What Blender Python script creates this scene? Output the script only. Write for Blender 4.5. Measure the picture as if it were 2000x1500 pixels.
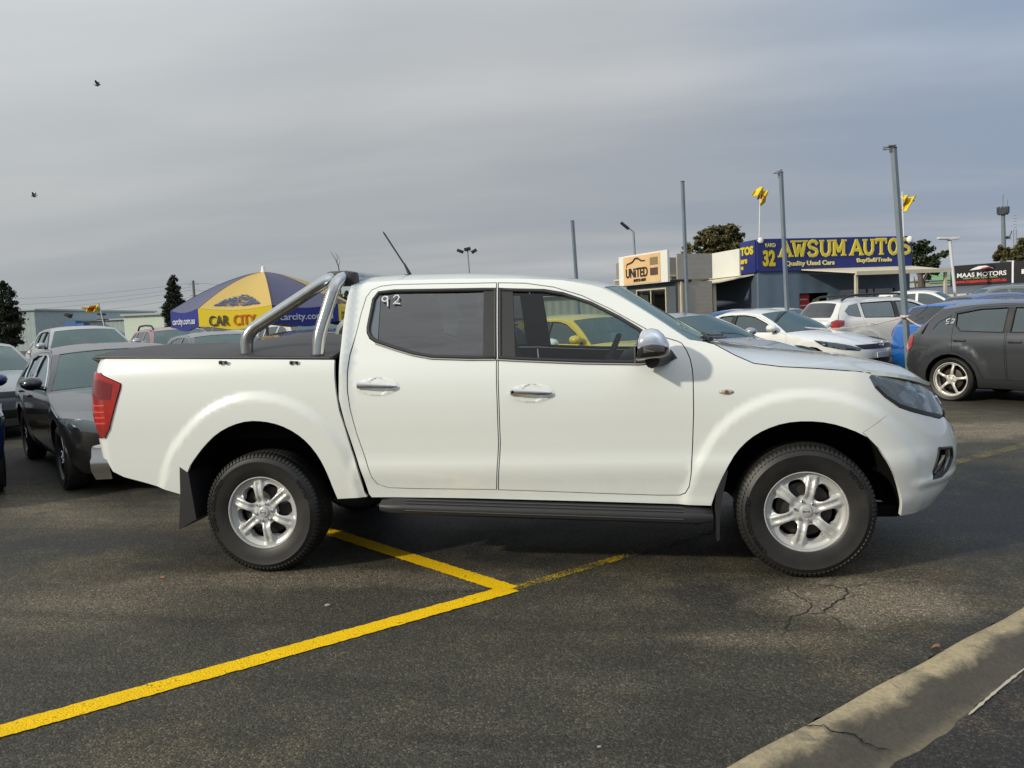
import bpy, bmesh, math, random
from mathutils import Vector, Matrix, geometry
for o in list(bpy.data.objects): bpy.data.objects.remove(o)
S=bpy.context.scene; COL=S.collection
R=math.radians; PI=math.pi
# ---------------------------------------------------------------- camera
CAMPOS=Vector((-0.81345,-5.45533,1.48566))
CR=Vector((0.985676,0.163441,-0.041588)).normalized(); CU=Vector((0.027552,0.087225,0.995808)).normalized(); CF=Vector((-0.166383,0.98269,-0.081472)).normalized()
cam=bpy.data.cameras.new('camera'); co=bpy.data.objects.new('camera',cam); COL.objects.link(co)
co.matrix_world=Matrix(((CR.x,CU.x,-CF.x,CAMPOS.x),(CR.y,CU.y,-CF.y,CAMPOS.y),(CR.z,CU.z,-CF.z,CAMPOS.z),(0,0,0,1)))
cam.sensor_width=36; cam.lens=28.8; cam.clip_start=.05; cam.clip_end=3000
S.camera=co
S.render.resolution_x=1024; S.render.resolution_y=768
# ---------------------------------------------------------------- light
SUN=Vector((-1.0,-.82,.62)).normalized()      # towards the sun
sl=bpy.data.lights.new('sun','SUN'); sl.energy=3.0; sl.angle=R(2.2); sl.color=(1,.925,.77)
so=bpy.data.objects.new('sun',sl); COL.objects.link(so); so.rotation_euler=SUN.to_track_quat('Z','Y').to_euler()
W=bpy.data.worlds.new('World'); S.world=W; W.use_nodes=True
nt=W.node_tree; nt.nodes.clear()
def N(nt,t,**k):
    n=nt.nodes.new(t)
    for a,b in k.items():
        if a.startswith('i_'): n.inputs[int(a[2:])].default_value=b
        else: setattr(n,a,b)
    return n
def ramp(nt,src,stops,interp='LINEAR'):
    r=nt.nodes.new('ShaderNodeValToRGB'); r.color_ramp.interpolation=interp
    el=r.color_ramp.elements
    while len(el)<len(stops): el.new(.5)
    for e,(p,c) in zip(el,stops):
        e.position=p; e.color=(c,c,c,1) if isinstance(c,(int,float)) else (*c,1)
    nt.links.new(src,r.inputs[0]); return r.outputs[0]
def mixc(nt,f,a,b,bt='MIX'):
    m=nt.nodes.new('ShaderNodeMix'); m.data_type='RGBA'; m.blend_type=bt
    for s,v in ((0,f),(6,a),(7,b)):
        if hasattr(v,'links') or isinstance(v,bpy.types.NodeSocket): nt.links.new(v,m.inputs[s])
        else: m.inputs[s].default_value=v if s==0 else (*v,1)
    return m.outputs[2]
def mth(nt,op,a,b=0.,c=None):
    m=nt.nodes.new('ShaderNodeMath'); m.operation=op
    for s,v in ((0,a),(1,b),(2,c)):
        if v is None: continue
        if isinstance(v,bpy.types.NodeSocket): nt.links.new(v,m.inputs[s])
        else: m.inputs[s].default_value=v
    return m.outputs[0]
def noise(nt,vec,scale,detail=4,rough=.55,dist=0.):
    n=nt.nodes.new('ShaderNodeTexNoise'); n.inputs['Scale'].default_value=scale; n.inputs['Detail'].default_value=detail
    n.inputs['Roughness'].default_value=rough; n.inputs['Distortion'].default_value=dist
    if vec is not None: nt.links.new(vec,n.inputs['Vector'])
    return n.outputs[0]
sky=N(nt,'ShaderNodeTexSky',sky_type='NISHITA',sun_disc=False,altitude=50,air_density=1.0,dust_density=2.5,ozone_density=1.2)
sky.sun_elevation=math.asin(SUN.z); sky.sun_rotation=math.atan2(SUN.x,SUN.y)
tc=N(nt,'ShaderNodeTexCoord'); sep=N(nt,'ShaderNodeSeparateXYZ'); nt.links.new(tc.outputs['Generated'],sep.inputs[0])
# cloud deck: direction projected on a plane overhead
zc=mth(nt,'MAXIMUM',sep.outputs[2],0.0); zc=mth(nt,'ADD',zc,.10)
cx=mth(nt,'DIVIDE',sep.outputs[0],zc); cy=mth(nt,'DIVIDE',sep.outputs[1],zc)
cmb=N(nt,'ShaderNodeCombineXYZ'); nt.links.new(cx,cmb.inputs[0]); nt.links.new(cy,cmb.inputs[1])
mp=N(nt,'ShaderNodeMapping'); mp.inputs['Rotation'].default_value=(0,0,R(-28)); mp.inputs['Scale'].default_value=(.42,1.0,1); nt.links.new(cmb.outputs[0],mp.inputs[0])
n1=noise(nt,mp.outputs[0],.42,4,.42,.15); n2=noise(nt,mp.outputs[0],1.3,6,.48,.25)
mp2=N(nt,'ShaderNodeMapping'); mp2.inputs['Location'].default_value=(7,3,0); mp2.inputs['Scale'].default_value=(.3,.3,1); nt.links.new(cmb.outputs[0],mp2.inputs[0])
n3=noise(nt,mp2.outputs[0],1.0,3,.5)
# streakier, more broken cloud towards the right of the view, one soft sheet on the left
side_=ramp(nt,mth(nt,'ADD',sep.outputs[0],.5),[(0.,.34),(.40,.50),(.95,1.)])
cl=mth(nt,'ADD',mth(nt,'MULTIPLY',n1,.62),mth(nt,'MULTIPLY',n2,.38))
cl=mth(nt,'ADD',.5,mth(nt,'MULTIPLY',mth(nt,'SUBTRACT',cl,.5),mth(nt,'MULTIPLY',side_,1.7)))
shade=ramp(nt,cl,[(.36,(.335,.375,.43)),(.47,(.375,.405,.445)),(.56,(.445,.468,.495)),(.68,(.56,.575,.59))])
# the deck is brighter overhead and towards the hidden sun on the left, bluer on the right
gr=mth(nt,'SUBTRACT',sep.outputs[2],mth(nt,'MULTIPLY',sep.outputs[0],.06))
shade=mixc(nt,1.0,shade,ramp(nt,gr,[(.0,.98),(.10,1.0),(.24,1.07),(.34,1.16),(.55,1.65),(.85,2.2)]),'MULTIPLY')
shade=mixc(nt,1.0,shade,ramp(nt,mth(nt,'ADD',sep.outputs[0],.5),[(.0,(1.03,1.015,.965)),(.35,(1.02,1.01,.985)),(.6,(.99,1.0,1.01)),(1.,(.96,1.02,1.12))]),'MULTIPLY')
def lobe(d,stops):
    global shade
    dl=nt.nodes.new('ShaderNodeVectorMath'); dl.operation='DOT_PRODUCT'; nt.links.new(tc.outputs['Generated'],dl.inputs[0]); dl.inputs[1].default_value=tuple(Vector(d).normalized())
    shade=mixc(nt,1.0,shade,ramp(nt,dl.outputs['Value'],stops),'MULTIPLY')
lobe((-.60,.66,.45),[(.80,.97),(.92,1.03),(1.,1.25)])                 # thin bright patch in the deck, upper left
lobe((.36,.84,.40),[(.93,(1.,1.,1.)),(.98,(.88,.93,1.0)),(1.,(.74,.84,.98))])   # bluer opening, upper right
cov=ramp(nt,n3,[(.50,1.0),(.66,.95)])
skys=mixc(nt,1.0,sky.outputs[0],(.085,.085,.085),'MULTIPLY')
col=mixc(nt,cov,skys,shade)
bg=N(nt,'ShaderNodeBackground'); SKYS=1.0; bg.inputs[1].default_value=SKYS; nt.links.new(col,bg.inputs[0])
wo=N(nt,'ShaderNodeOutputWorld'); nt.links.new(bg.outputs[0],wo.inputs[0])
S.view_settings.view_transform='Standard'; S.view_settings.look='None'; S.view_settings.gamma=1; S.view_settings.exposure=0.0
random.seed(7)

# ---- panel outlines in metres (x along the truck, z up)
T={"bed":[[-4.2364,1.3351],[-3.8039,1.3214],[-3.4623,1.309],[-3.1291,1.2969],[-2.635,1.2782],[-2.6324,1.1656],[-2.6257,1.0819],[-2.6124,0.9794],[-2.5833,0.8679],[-2.5566,0.7461],[-2.5228,0.615],[-2.498,0.4873],[-2.4849,0.4618],[-2.6639,0.4523],[-2.6842,0.5163],[-2.712,0.6145],[-2.7518,0.7097],[-2.8123,0.7966],[-2.8853,0.8597],[-2.9795,0.9084],[-3.0773,0.9313],[-3.1768,0.9364],[-3.28,0.9143],[-3.3871,0.8637],[-3.4777,0.7883],[-3.5496,0.7107],[-3.5981,0.6524],[-3.6326,0.5629],[-3.6644,0.4834],[-3.7464,0.5082],[-3.8981,0.5548],[-4.0519,0.5966],[-4.1221,0.6325],[-4.1873,0.7069],[-4.2028,0.797],[-4.1943,0.8362],[-4.1501,0.8422],[-4.1047,0.8962],[-4.0599,1.0125],[-4.0095,1.146],[-4.004,1.1796],[-4.1638,1.2471],[-4.2116,1.2982]],"cab_rear":[[-2.4706,0.4776],[-2.4921,0.581],[-2.5309,0.7159],[-2.5779,0.8967],[-2.6088,1.0524],[-2.6044,1.1836],[-2.6018,1.3348],[-2.6038,1.444],[-2.6012,1.5772],[-2.5893,1.6785],[-2.5782,1.7209]],"door_front":[[-1.6808,1.6908],[-1.5166,1.6797],[-1.3496,1.6489],[-1.186,1.5922],[-1.026,1.5099],[-0.8703,1.4143],[-0.7686,1.3534],[-0.6597,1.3159],[-0.6353,1.3028],[-0.6121,1.2644],[-0.5947,1.2198],[-0.5858,1.168],[-0.5821,1.1147],[-0.5841,0.9308],[-0.5934,0.7434],[-0.6053,0.5839],[-0.6172,0.5121],[-0.6389,0.4741],[-0.6698,0.4604],[-0.7942,0.461],[-1.1068,0.4732],[-1.4261,0.4872],[-1.6926,0.4981],[-1.6775,0.6425],[-1.6649,0.7717],[-1.6615,0.9867],[-1.6629,1.2512]],"door_rear":[[-1.6901,1.6913],[-1.8552,1.6963],[-2.0877,1.7046],[-2.3237,1.7108],[-2.4047,1.7052],[-2.4595,1.6848],[-2.4882,1.6403],[-2.5078,1.551],[-2.5245,1.4404],[-2.5501,1.3104],[-2.5575,1.2029],[-2.5576,1.0945],[-2.5458,0.9842],[-2.5157,0.8402],[-2.4805,0.7152],[-2.4418,0.5806],[-2.4129,0.539],[-2.3467,0.5152],[-2.1987,0.5086],[-1.7015,0.4994],[-1.6864,0.6426],[-1.6738,0.7719],[-1.6704,0.9869],[-1.6718,1.2515]],"sill":[[-2.4567,0.4585],[-2.3181,0.4578],[-1.865,0.4496],[-1.2125,0.4301],[-0.7028,0.4123],[-0.5017,0.4057]],"arch_f":[[-0.5017,0.4057],[-0.4721,0.4963],[-0.4237,0.6085],[-0.3659,0.7063],[-0.2944,0.7798],[-0.2152,0.8279],[-0.1137,0.8629],[0.0018,0.8711],[0.1164,0.8582],[0.2295,0.8195],[0.2983,0.777],[0.3512,0.7094],[0.3894,0.6351],[0.432,0.5393],[0.4676,0.4514],[0.5224,0.3179]],"bump_line":[[0.2777,0.8013],[0.3814,0.8698],[0.5002,0.9256]],"rwin":[[-2.4587,1.428],[-2.4626,1.4612],[-2.4455,1.6281],[-2.4159,1.6712],[-2.3167,1.678],[-1.762,1.661],[-1.688,1.6575],[-1.6718,1.2515],[-1.8301,1.2566],[-2.0548,1.2696],[-2.1677,1.2921],[-2.284,1.3282],[-2.4018,1.3701],[-2.4388,1.3935]],"fwin":[[-1.6757,1.6569],[-1.5991,1.6502],[-1.4053,1.6372],[-1.2945,1.6135],[-1.1323,1.5521],[-0.9739,1.4653],[-0.8707,1.3984],[-0.7788,1.3313],[-0.7111,1.2733],[-0.677,1.2224],[-0.7548,1.2083],[-0.8754,1.2016],[-1.186,1.2155],[-1.5475,1.2404],[-1.6599,1.2511]],"rwin_glass":[[-2.3941,1.6586],[-2.3145,1.6624],[-1.7762,1.6449],[-1.7615,1.263],[-1.8305,1.2652],[-2.0553,1.2783],[-2.1684,1.3023],[-2.2847,1.3385],[-2.3846,1.3749]],"quarter":[[-2.4443,1.4424],[-2.4313,1.6213],[-2.4184,1.6486],[-2.4067,1.6574],[-2.398,1.384],[-2.4311,1.403]]}
T={k:[tuple(p) for p in v] for k,v in T.items()}
def pchip(K,v):
    n=len(K)
    if v<=K[0][0]: i=0; 
    elif v>=K[-1][0]: i=n-2
    else:
        i=0
        while K[i+1][0]<v: i+=1
    def sec(j): return (K[j+1][1]-K[j][1])/(K[j+1][0]-K[j][0])
    def tan(j):
        if j==0: return sec(0)
        if j==n-1: return sec(n-2)
        return 0.5*(sec(j-1)+sec(j))
    x0,y0=K[i];x1,y1=K[i+1];h=x1-x0;t=(v-x0)/h
    if t<0: return y0+tan(i)*(v-x0)
    if t>1: return y1+tan(i+1)*(v-x1)
    m0,m1=tan(i)*h,tan(i+1)*h
    return y0*(2*t**3-3*t*t+1)+m0*(t**3-2*t*t+t)+y1*(-2*t**3+3*t*t)+m1*(t**3-t*t)
def sst(a,b,v):
    t=max(0.,min(1.,(v-a)/(b-a))); return t*t*(3-2*t)
def dpoly(P,x,z):
    m=9e9
    for i in range(len(P)-1):
        ax,az=P[i];bx,bz=P[i+1];dx,dz=bx-ax,bz-az
        t=((x-ax)*dx+(z-az)*dz)/(dx*dx+dz*dz+1e-12);t=max(0,min(1,t))
        d=(ax+t*dx-x)**2+(az+t*dz-z)**2
        if d<m:m=d
    return math.sqrt(m)
# a car skin: s = dict(W, xf0, nose, xr0, Rr, Lf, flares)
def side(s,a,z,bump=True):
    w=pchip(s['W'],z)
    if 'W2' in s:
        k=sst(s['x2']-.03,s['x2']+.03,a); w=w*k+pchip(s['W2'],z)*(1-k)
    if bump:
        for P in s.get('arch',()):
            if abs(a-P[len(P)//2][0])<.95:
                d=dpoly(P,a,z)
                w+=s.get('flare',.03)*(1-sst(s.get('fl0',.11),s.get('fl1',.185),d))
    x=a
    if a>s['xf0']:
        L=pchip(s['nose'],z)-s['xf0']; ph=min((a-s['xf0'])/s['Lf'],1.5707963)
        e=s.get('ef',1.0)
        x=s['xf0']+L*math.sin(ph); w=w*(max(0,math.cos(ph))**e)
    elif a<s['xr0']:
        L=s['xr0']-pchip(s['tail'],z); ph=min((s['xr0']-a)/s['Lr'],1.5707963)
        e=s.get('er',.5)
        x=s['xr0']-L*math.sin(ph); w=w*(max(0,math.cos(ph))**e)
    return (x,-w,z)
TRUCK=dict(
 W=[(.20,.80),(.30,.845),(.40,.882),(.46,.886),(.53,.897),(.60,.912),(.64,.915),(.70,.910),(.80,.914),(.92,.920),(1.05,.917),(1.15,.904),(1.24,.878),(1.30,.853),(1.45,.79),(1.58,.728),(1.66,.688),(1.71,.650),(1.745,.600),(1.78,.53)],
 W2=[(.20,.83),(.35,.865),(.6,.900),(.85,.921),(1.0,.927),(1.14,.921),(1.23,.909),(1.29,.890),(1.35,.862)],
 x2=-2.56,
 xf0=.22,Lf=.66,ef=.92,nose=[(.20,.80),(.31,.87),(.42,.950),(.52,.985),(.62,.995),(.70,.985),(.80,.945),(.90,.890),(.98,.84),(1.05,.79),(1.12,.72)],
 xr0=-4.12,Lr=.30,er=.35,tail=[(.3,-4.22),(.6,-4.27),(.85,-4.32),(1.1,-4.335),(1.25,-4.30),(1.35,-4.27)])
# ---------------------------------------------------------------- helpers
def at(px,py,d):
    "world point seen at pixel (2000x1500) at depth d"
    return CAMPOS+CF*d+CR*((px-1000)/1600*d)-CU*((py-750)/1600*d)
def grd(px,d,z=0.0):
    "ground point seen in image column px at depth d"
    p=at(px,600,d); return Vector((p.x,p.y,z))
MATS={}
def mat(name,col,rough=.5,metal=0.,coat=0.,spec=.5,bump=0.,bscale=60,var=0.,vscale=3.,emit=0,dirt=None,trans=0.):
    if name in MATS: return MATS[name]
    m=bpy.data.materials.new(name); m.use_nodes=True; nt=m.node_tree; b=nt.nodes['Principled BSDF']
    b.inputs['Base Color'].default_value=(*col,1); b.inputs['Roughness'].default_value=rough; b.inputs['Metallic'].default_value=metal
    b.inputs['Coat Weight'].default_value=coat; b.inputs['Coat Roughness'].default_value=.04; b.inputs['Specular IOR Level'].default_value=spec
    tc=nt.nodes.new('ShaderNodeTexCoord')
    if var or dirt:
        f=noise(nt,tc.outputs['Object'],vscale,5,.6)
        d=tuple(c*(1-var) for c in col) if dirt is None else dirt
        c=mixc(nt,ramp(nt,f,[(.35,0.),(.7,1.)]),col,d); nt.links.new(c,b.inputs['Base Color'])
    if bump:
        f=noise(nt,tc.outputs['Object'],bscale,4,.6); bp=nt.nodes.new('ShaderNodeBump'); bp.inputs['Strength'].default_value=bump; bp.inputs['Distance'].default_value=.01
        nt.links.new(f,bp.inputs['Height']); nt.links.new(bp.outputs[0],b.inputs['Normal'])
    MATS[name]=m; return m
def paint(name,col,rough=.35,metal=0.,dirt=.0,coat=1.0):
    "car paint: coloured base under a clear coat, faint dust towards the sills"
    if name in MATS: return MATS[name]
    m=mat(name,col,rough,metal,coat); nt=m.node_tree; b=nt.nodes['Principled BSDF']
    b.inputs['Coat Roughness'].default_value=.05
    tc=nt.nodes.new('ShaderNodeTexCoord'); sp=nt.nodes.new('ShaderNodeSeparateXYZ'); nt.links.new(tc.outputs['Object'],sp.inputs[0])
    n=noise(nt,tc.outputs['Object'],9,5,.65)
    h=mth(nt,'SUBTRACT',.62,sp.outputs[2]); h=mth(nt,'MULTIPLY',h,2.4); h=mth(nt,'ADD',h,mth(nt,'MULTIPLY',mth(nt,'SUBTRACT',n,.5),1.2))
    f=ramp(nt,h,[(.05,0.),(.9,dirt)])
    c=mixc(nt,f,col,(.30,.25,.18)); nt.links.new(c,b.inputs['Base Color'])
    # micro waviness of the panels
    w=noise(nt,tc.outputs['Object'],3.0,2,.5); bp=nt.nodes.new('ShaderNodeBump'); bp.inputs['Strength'].default_value=.06; bp.inputs['Distance'].default_value=.03
    nt.links.new(w,bp.inputs['Height']); nt.links.new(bp.outputs[0],b.inputs['Coat Normal'])
    return m
def glass(name,tint,refl=.08,rough=.0,ior=1.5,gc=(1,1,1),wav=.08):
    if name in MATS: return MATS[name]
    m=bpy.data.materials.new(name); m.use_nodes=True; nt=m.node_tree; nt.nodes.clear()
    o=nt.nodes.new('ShaderNodeOutputMaterial'); mx=nt.nodes.new('ShaderNodeMixShader'); t=nt.nodes.new('ShaderNodeBsdfTransparent'); g=nt.nodes.new('ShaderNodeBsdfGlossy')
    t.inputs[0].default_value=(*tint,1); g.inputs['Roughness'].default_value=rough; g.inputs['Color'].default_value=(*gc,1)
    fr=nt.nodes.new('ShaderNodeFresnel'); fr.inputs[0].default_value=ior
    f=mth(nt,'ADD',fr.outputs[0],refl)
    tc=nt.nodes.new('ShaderNodeTexCoord'); mpg=nt.nodes.new('ShaderNodeMapping'); mpg.inputs['Scale'].default_value=(1,1,4 if wav>.1 else 1); nt.links.new(tc.outputs['Object'],mpg.inputs[0]); w=noise(nt,mpg.outputs[0],2.2,3,.5); bp=nt.nodes.new('ShaderNodeBump'); bp.inputs['Strength'].default_value=wav; bp.inputs['Distance'].default_value=.02
    nt.links.new(w,bp.inputs['Height']); nt.links.new(bp.outputs[0],g.inputs['Normal'])
    nt.links.new(f,mx.inputs[0]); nt.links.new(t.outputs[0],mx.inputs[1]); nt.links.new(g.outputs[0],mx.inputs[2]); nt.links.new(mx.outputs[0],o.inputs[0])
    MATS[name]=m; return m
def link(name,me,m=None,parent=None,smooth=False):
    o=bpy.data.objects.new(name,me); COL.objects.link(o)
    if m is not None: me.materials.append(m)
    if parent is not None: o.parent=parent
    if smooth: me.polygons.foreach_set('use_smooth',[True]*len(me.polygons))
    return o
def mk(name,vs,fs,m=None,parent=None,smooth=False):
    me=bpy.data.meshes.new(name); me.from_pydata([tuple(v) for v in vs],[],fs); me.update(); return link(name,me,m,parent,smooth)
def thing(name,label,cat,loc=(0,0,0),rz=0.,group=None):
    o=bpy.data.objects.new(name,None); COL.objects.link(o); o.empty_display_size=.2
    o.location=loc; o.rotation_euler=(0,0,rz); tag(o,label,cat,group); return o
def tag(o,label=None,cat=None,group=None,kind=None):
    if label: o['label']=label
    if cat: o['category']=cat
    if group: o['group']=group
    if kind: o['kind']=kind
    return o
class MB:
    "collects shapes into one mesh"
    def __init__(s): s.v=[]; s.f=[]
    def add(s,vs,fs):
        k=len(s.v); s.v+=[tuple(v) for v in vs]; s.f+=[tuple(i+k for i in f) for f in fs]
    def box(s,c,d,rz=0.,M=None,bev=0.):
        cx,cy,cz=c; x,y,z=d[0]/2,d[1]/2,d[2]/2
        if bev>0:
            b=min(bev,x*.9,y*.9,z*.9); vs=[]
            bm=bmesh.new(); bmesh.ops.create_cube(bm,size=1)
            for v in bm.verts: v.co=Vector((v.co.x*2*x,v.co.y*2*y,v.co.z*2*z))
            bmesh.ops.bevel(bm,geom=list(bm.edges),offset=b,segments=2,profile=.6,affect='EDGES')
            bm.verts.index_update(); vs=[v.co.copy() for v in bm.verts]; fs=[tuple(v.index for v in f.verts) for f in bm.faces]; bm.free()
        else:
            vs=[Vector((a*x,b*y,e*z)) for a in (-1,1) for b in (-1,1) for e in (-1,1)]
            fs=[(0,1,3,2),(4,6,7,5),(0,4,5,1),(2,3,7,6),(0,2,6,4),(1,5,7,3)]
        if rz: q=Matrix.Rotation(rz,3,'Z'); vs=[q@v for v in vs]
        if M is not None: vs=[M@v for v in vs]
        s.add([v+Vector(c) for v in vs],fs); return s
    def tube(s,pts,r,n=10,cap=True):
        pts=[Vector(p) for p in pts]; m=len(pts); rs=r if isinstance(r,(list,tuple)) else [r]*m
        up=None; vs=[]; fs=[]
        for i,p in enumerate(pts):
            t=(pts[min(i+1,m-1)]-pts[max(i-1,0)]).normalized()
            if up is None: up=Vector((0,0,1)) if abs(t.z)<.9 else Vector((1,0,0))
            a=t.cross(up).normalized(); b=a.cross(t).normalized(); up=b
            for k in range(n):
                q=2*PI*k/n; vs.append(p+(a*math.cos(q)+b*math.sin(q))*rs[i])
        for i in range(m-1):
            for k in range(n): fs.append((i*n+k,i*n+(k+1)%n,(i+1)*n+(k+1)%n,(i+1)*n+k))
        if cap: fs.append(tuple(range(n))[::-1]); fs.append(tuple((m-1)*n+k for k in range(n)))
        s.add(vs,[f[::-1] for f in fs]); return s
    def lathe(s,prof,c=(0,0,0),axis='Y',n=48,M=None):
        "profile (r, h) around an axis"
        vs=[];fs=[];m=len(prof)
        for k in range(n):
            q=2*PI*k/n; cs,sn=math.cos(q),math.sin(q)
            for r,h in prof:
                v=Vector((r*cs,h,r*sn)) if axis=='Y' else Vector((r*cs,r*sn,h))
                if M is not None: v=M@v
                vs.append(v+Vector(c))
        for k in range(n):
            for i in range(m-1): fs.append((k*m+i,k*m+i+1,((k+1)%n)*m+i+1,((k+1)%n)*m+i))
        s.add(vs,fs); return s
    def prism(s,poly,h0,h1,axis='Y'):
        n=len(poly); f=(lambda a,b,h:(a,h,b)) if axis=='Y' else ((lambda a,b,h:(a,b,h)) if axis=='Z' else (lambda a,b,h:(h,a,b)))
        vs=[f(a,b,h0) for a,b in poly]+[f(a,b,h1) for a,b in poly]
        s.add(vs,[tuple(range(n)),tuple(range(2*n-1,n-1,-1))]+[(i,i+n,(i+1)%n+n,(i+1)%n) for i in range(n)]); return s
    def build(s,name,m=None,parent=None,smooth=False,fix=True):
        me=bpy.data.meshes.new(name); me.from_pydata(s.v,[],s.f); me.update()
        if fix:
            bm=bmesh.new(); bm.from_mesh(me); bmesh.ops.recalc_face_normals(bm,faces=bm.faces); bm.to_mesh(me); bm.free()
        o=link(name,me,m,parent)
        if smooth:
            me.polygons.foreach_set('use_smooth',[True]*len(me.polygons)); me.set_sharp_from_angle(angle=R(40))
        return o
def area2(P): return sum(P[i][0]*P[(i+1)%len(P)][1]-P[(i+1)%len(P)][0]*P[i][1] for i in range(len(P)))
def inset(P,d):
    "shrink a polygon by d (grow if negative)"
    P=list(P)
    if area2(P)<0: P=P[::-1]
    n=len(P); out=[]
    for i in range(n):
        p0,p1,p2=Vector(P[i-1]),Vector(P[i]),Vector(P[(i+1)%n])
        a=(p1-p0).normalized(); b=(p2-p1).normalized()
        na=Vector((-a.y,a.x)); nb=Vector((-b.y,b.x)); k=na+nb
        L=max(.35,k.dot(na)) if k.length>1e-6 else 1
        k=k/L if k.length>1e-6 else na
        out.append(tuple(p1+k*d))
    return out
def resamp(P,step,closed=True):
    out=[]; n=len(P)
    for i in range(n if closed else n-1):
        a,b=P[i],P[(i+1)%n]; L=math.hypot(b[0]-a[0],b[1]-a[1])
        if L<1e-5: continue
        k=max(1,int(math.ceil(L/step)))
        for j in range(k): out.append((a[0]+(b[0]-a[0])*j/k,a[1]+(b[1]-a[1])*j/k))
    if not closed: out.append(tuple(P[-1]))
    return out
def rnd(P,it=2,keep=()):
    "round polygon corners (Chaikin)"
    for _ in range(it):
        Q=[]; n=len(P)
        for i in range(n):
            a,b=P[i],P[(i+1)%n]; Q.append((a[0]*.75+b[0]*.25,a[1]*.75+b[1]*.25)); Q.append((a[0]*.25+b[0]*.75,a[1]*.25+b[1]*.75))
        P=Q
    return P
def inside(P,x,y):
    c=False; n=len(P); j=n-1
    for i in range(n):
        xi,yi=P[i]; xj,yj=P[j]
        if (yi>y)!=(yj>y) and x<(xj-xi)*(y-yi)/(yj-yi)+xi: c=not c
        j=i
    return c
def panel(name,f,poly,m,parent=None,holes=(),step=.05,gap=0.,ret=.012,off=0.,mirror=False,flip=False,sy=1.0,me_only=False):
    """a piece of a curved skin f(a,b)->xyz cut along outlines given in (a,b), with an edge of its own depth"""
    P=resamp(inset(poly,gap) if gap else poly,step*.8)
    H=[resamp(inset(h,-gap) if gap else h,step*.8) for h in holes]
    vs=[];ed=[]
    for L in [P]+H:
        k=len(vs); vs+=L; n=len(L); ed+=[(k+i,k+(i+1)%n) for i in range(n)]
    x0=min(p[0] for p in P);x1=max(p[0] for p in P);y0=min(p[1] for p in P);y1=max(p[1] for p in P)
    cell={}
    for p in vs: cell.setdefault((int(p[0]//step),int(p[1]//step)),[]).append(p)
    r=0; y=y0+step*.5
    while y<y1:
        x=x0+step*(.5 if r%2 else .99)
        while x<x1:
            if inside(P,x,y) and not any(inside(h,x,y) for h in H):
                cx,cy=int(x//step),int(y//step); ok=True
                for i in (-1,0,1):
                    for j in (-1,0,1):
                        for q in cell.get((cx+i,cy+j),()):
                            if (q[0]-x)**2+(q[1]-y)**2<(step*.42)**2: ok=False
                if ok: vs.append((x,y))
            x+=step
        y+=step*.87; r+=1
    rv,re,rf,_,_,_=geometry.delaunay_2d_cdt([Vector(v) for v in vs],ed,[],0,1e-6)
    faces=[]
    for t in rf:
        cx=sum(rv[i].x for i in t)/len(t); cy=sum(rv[i].y for i in t)/len(t)
        if inside(P,cx,cy) and not any(inside(h,cx,cy) for h in H):
            ar=sum(rv[t[i]].x*rv[t[(i+1)%len(t)]].y-rv[t[(i+1)%len(t)]].x*rv[t[i]].y for i in range(len(t)))
            if abs(ar)<1e-9: continue
            faces.append(tuple(t) if ar>0 else tuple(t[::-1]))
    used=sorted({i for t in faces for i in t}); mp={i:k for k,i in enumerate(used)}
    faces=[tuple(mp[i] for i in t) for t in faces]
    pos=[];nor=[]; e=2e-3
    for i in used:
        a,b=rv[i].x,rv[i].y; p=Vector(f(a,b))
        da=Vector(f(a+e,b))-Vector(f(a-e,b)); db=Vector(f(a,b+e))-Vector(f(a,b-e))
        n=da.cross(db)
        n=n.normalized() if n.length>1e-12 else (nor[-1].copy() if nor else Vector((0,-1,0)))
        if flip: n=-n
        pos.append(p+n*off); nor.append(n)
    if flip: faces=[t[::-1] for t in faces]
    cnt={}
    for t in faces:
        for i in range(len(t)): cnt[(t[i],t[(i+1)%len(t)])]=1
    V=list(pos);F=list(faces);NN=list(nor)
    if ret:
        for (i,j) in list(cnt):
            if (j,i) in cnt: continue
            t=pos[j]-pos[i]; sn=t.cross((nor[i]+nor[j])*.5)
            if sn.length<1e-12: continue
            sn.normalize(); k=len(V); V+=[pos[j],pos[i],pos[i]-nor[i]*ret,pos[j]-nor[j]*ret]; NN+=[sn]*4; F.append((k,k+1,k+2,k+3))
    if mirror:
        V=[Vector((v.x,-v.y,v.z)) for v in V]; NN=[Vector((v.x,-v.y,v.z)) for v in NN]; F=[t[::-1] for t in F]
    if sy!=1.0: V=[Vector((v.x,v.y*sy,v.z)) for v in V]
    me=bpy.data.meshes.new(name); me.from_pydata(V,[],F); me.update()
    me.polygons.foreach_set('use_smooth',[True]*len(me.polygons))
    if len(me.vertices)==len(NN): me.normals_split_custom_set_from_vertices([tuple(n) for n in NN])
    return link(name,me,m,parent)
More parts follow.
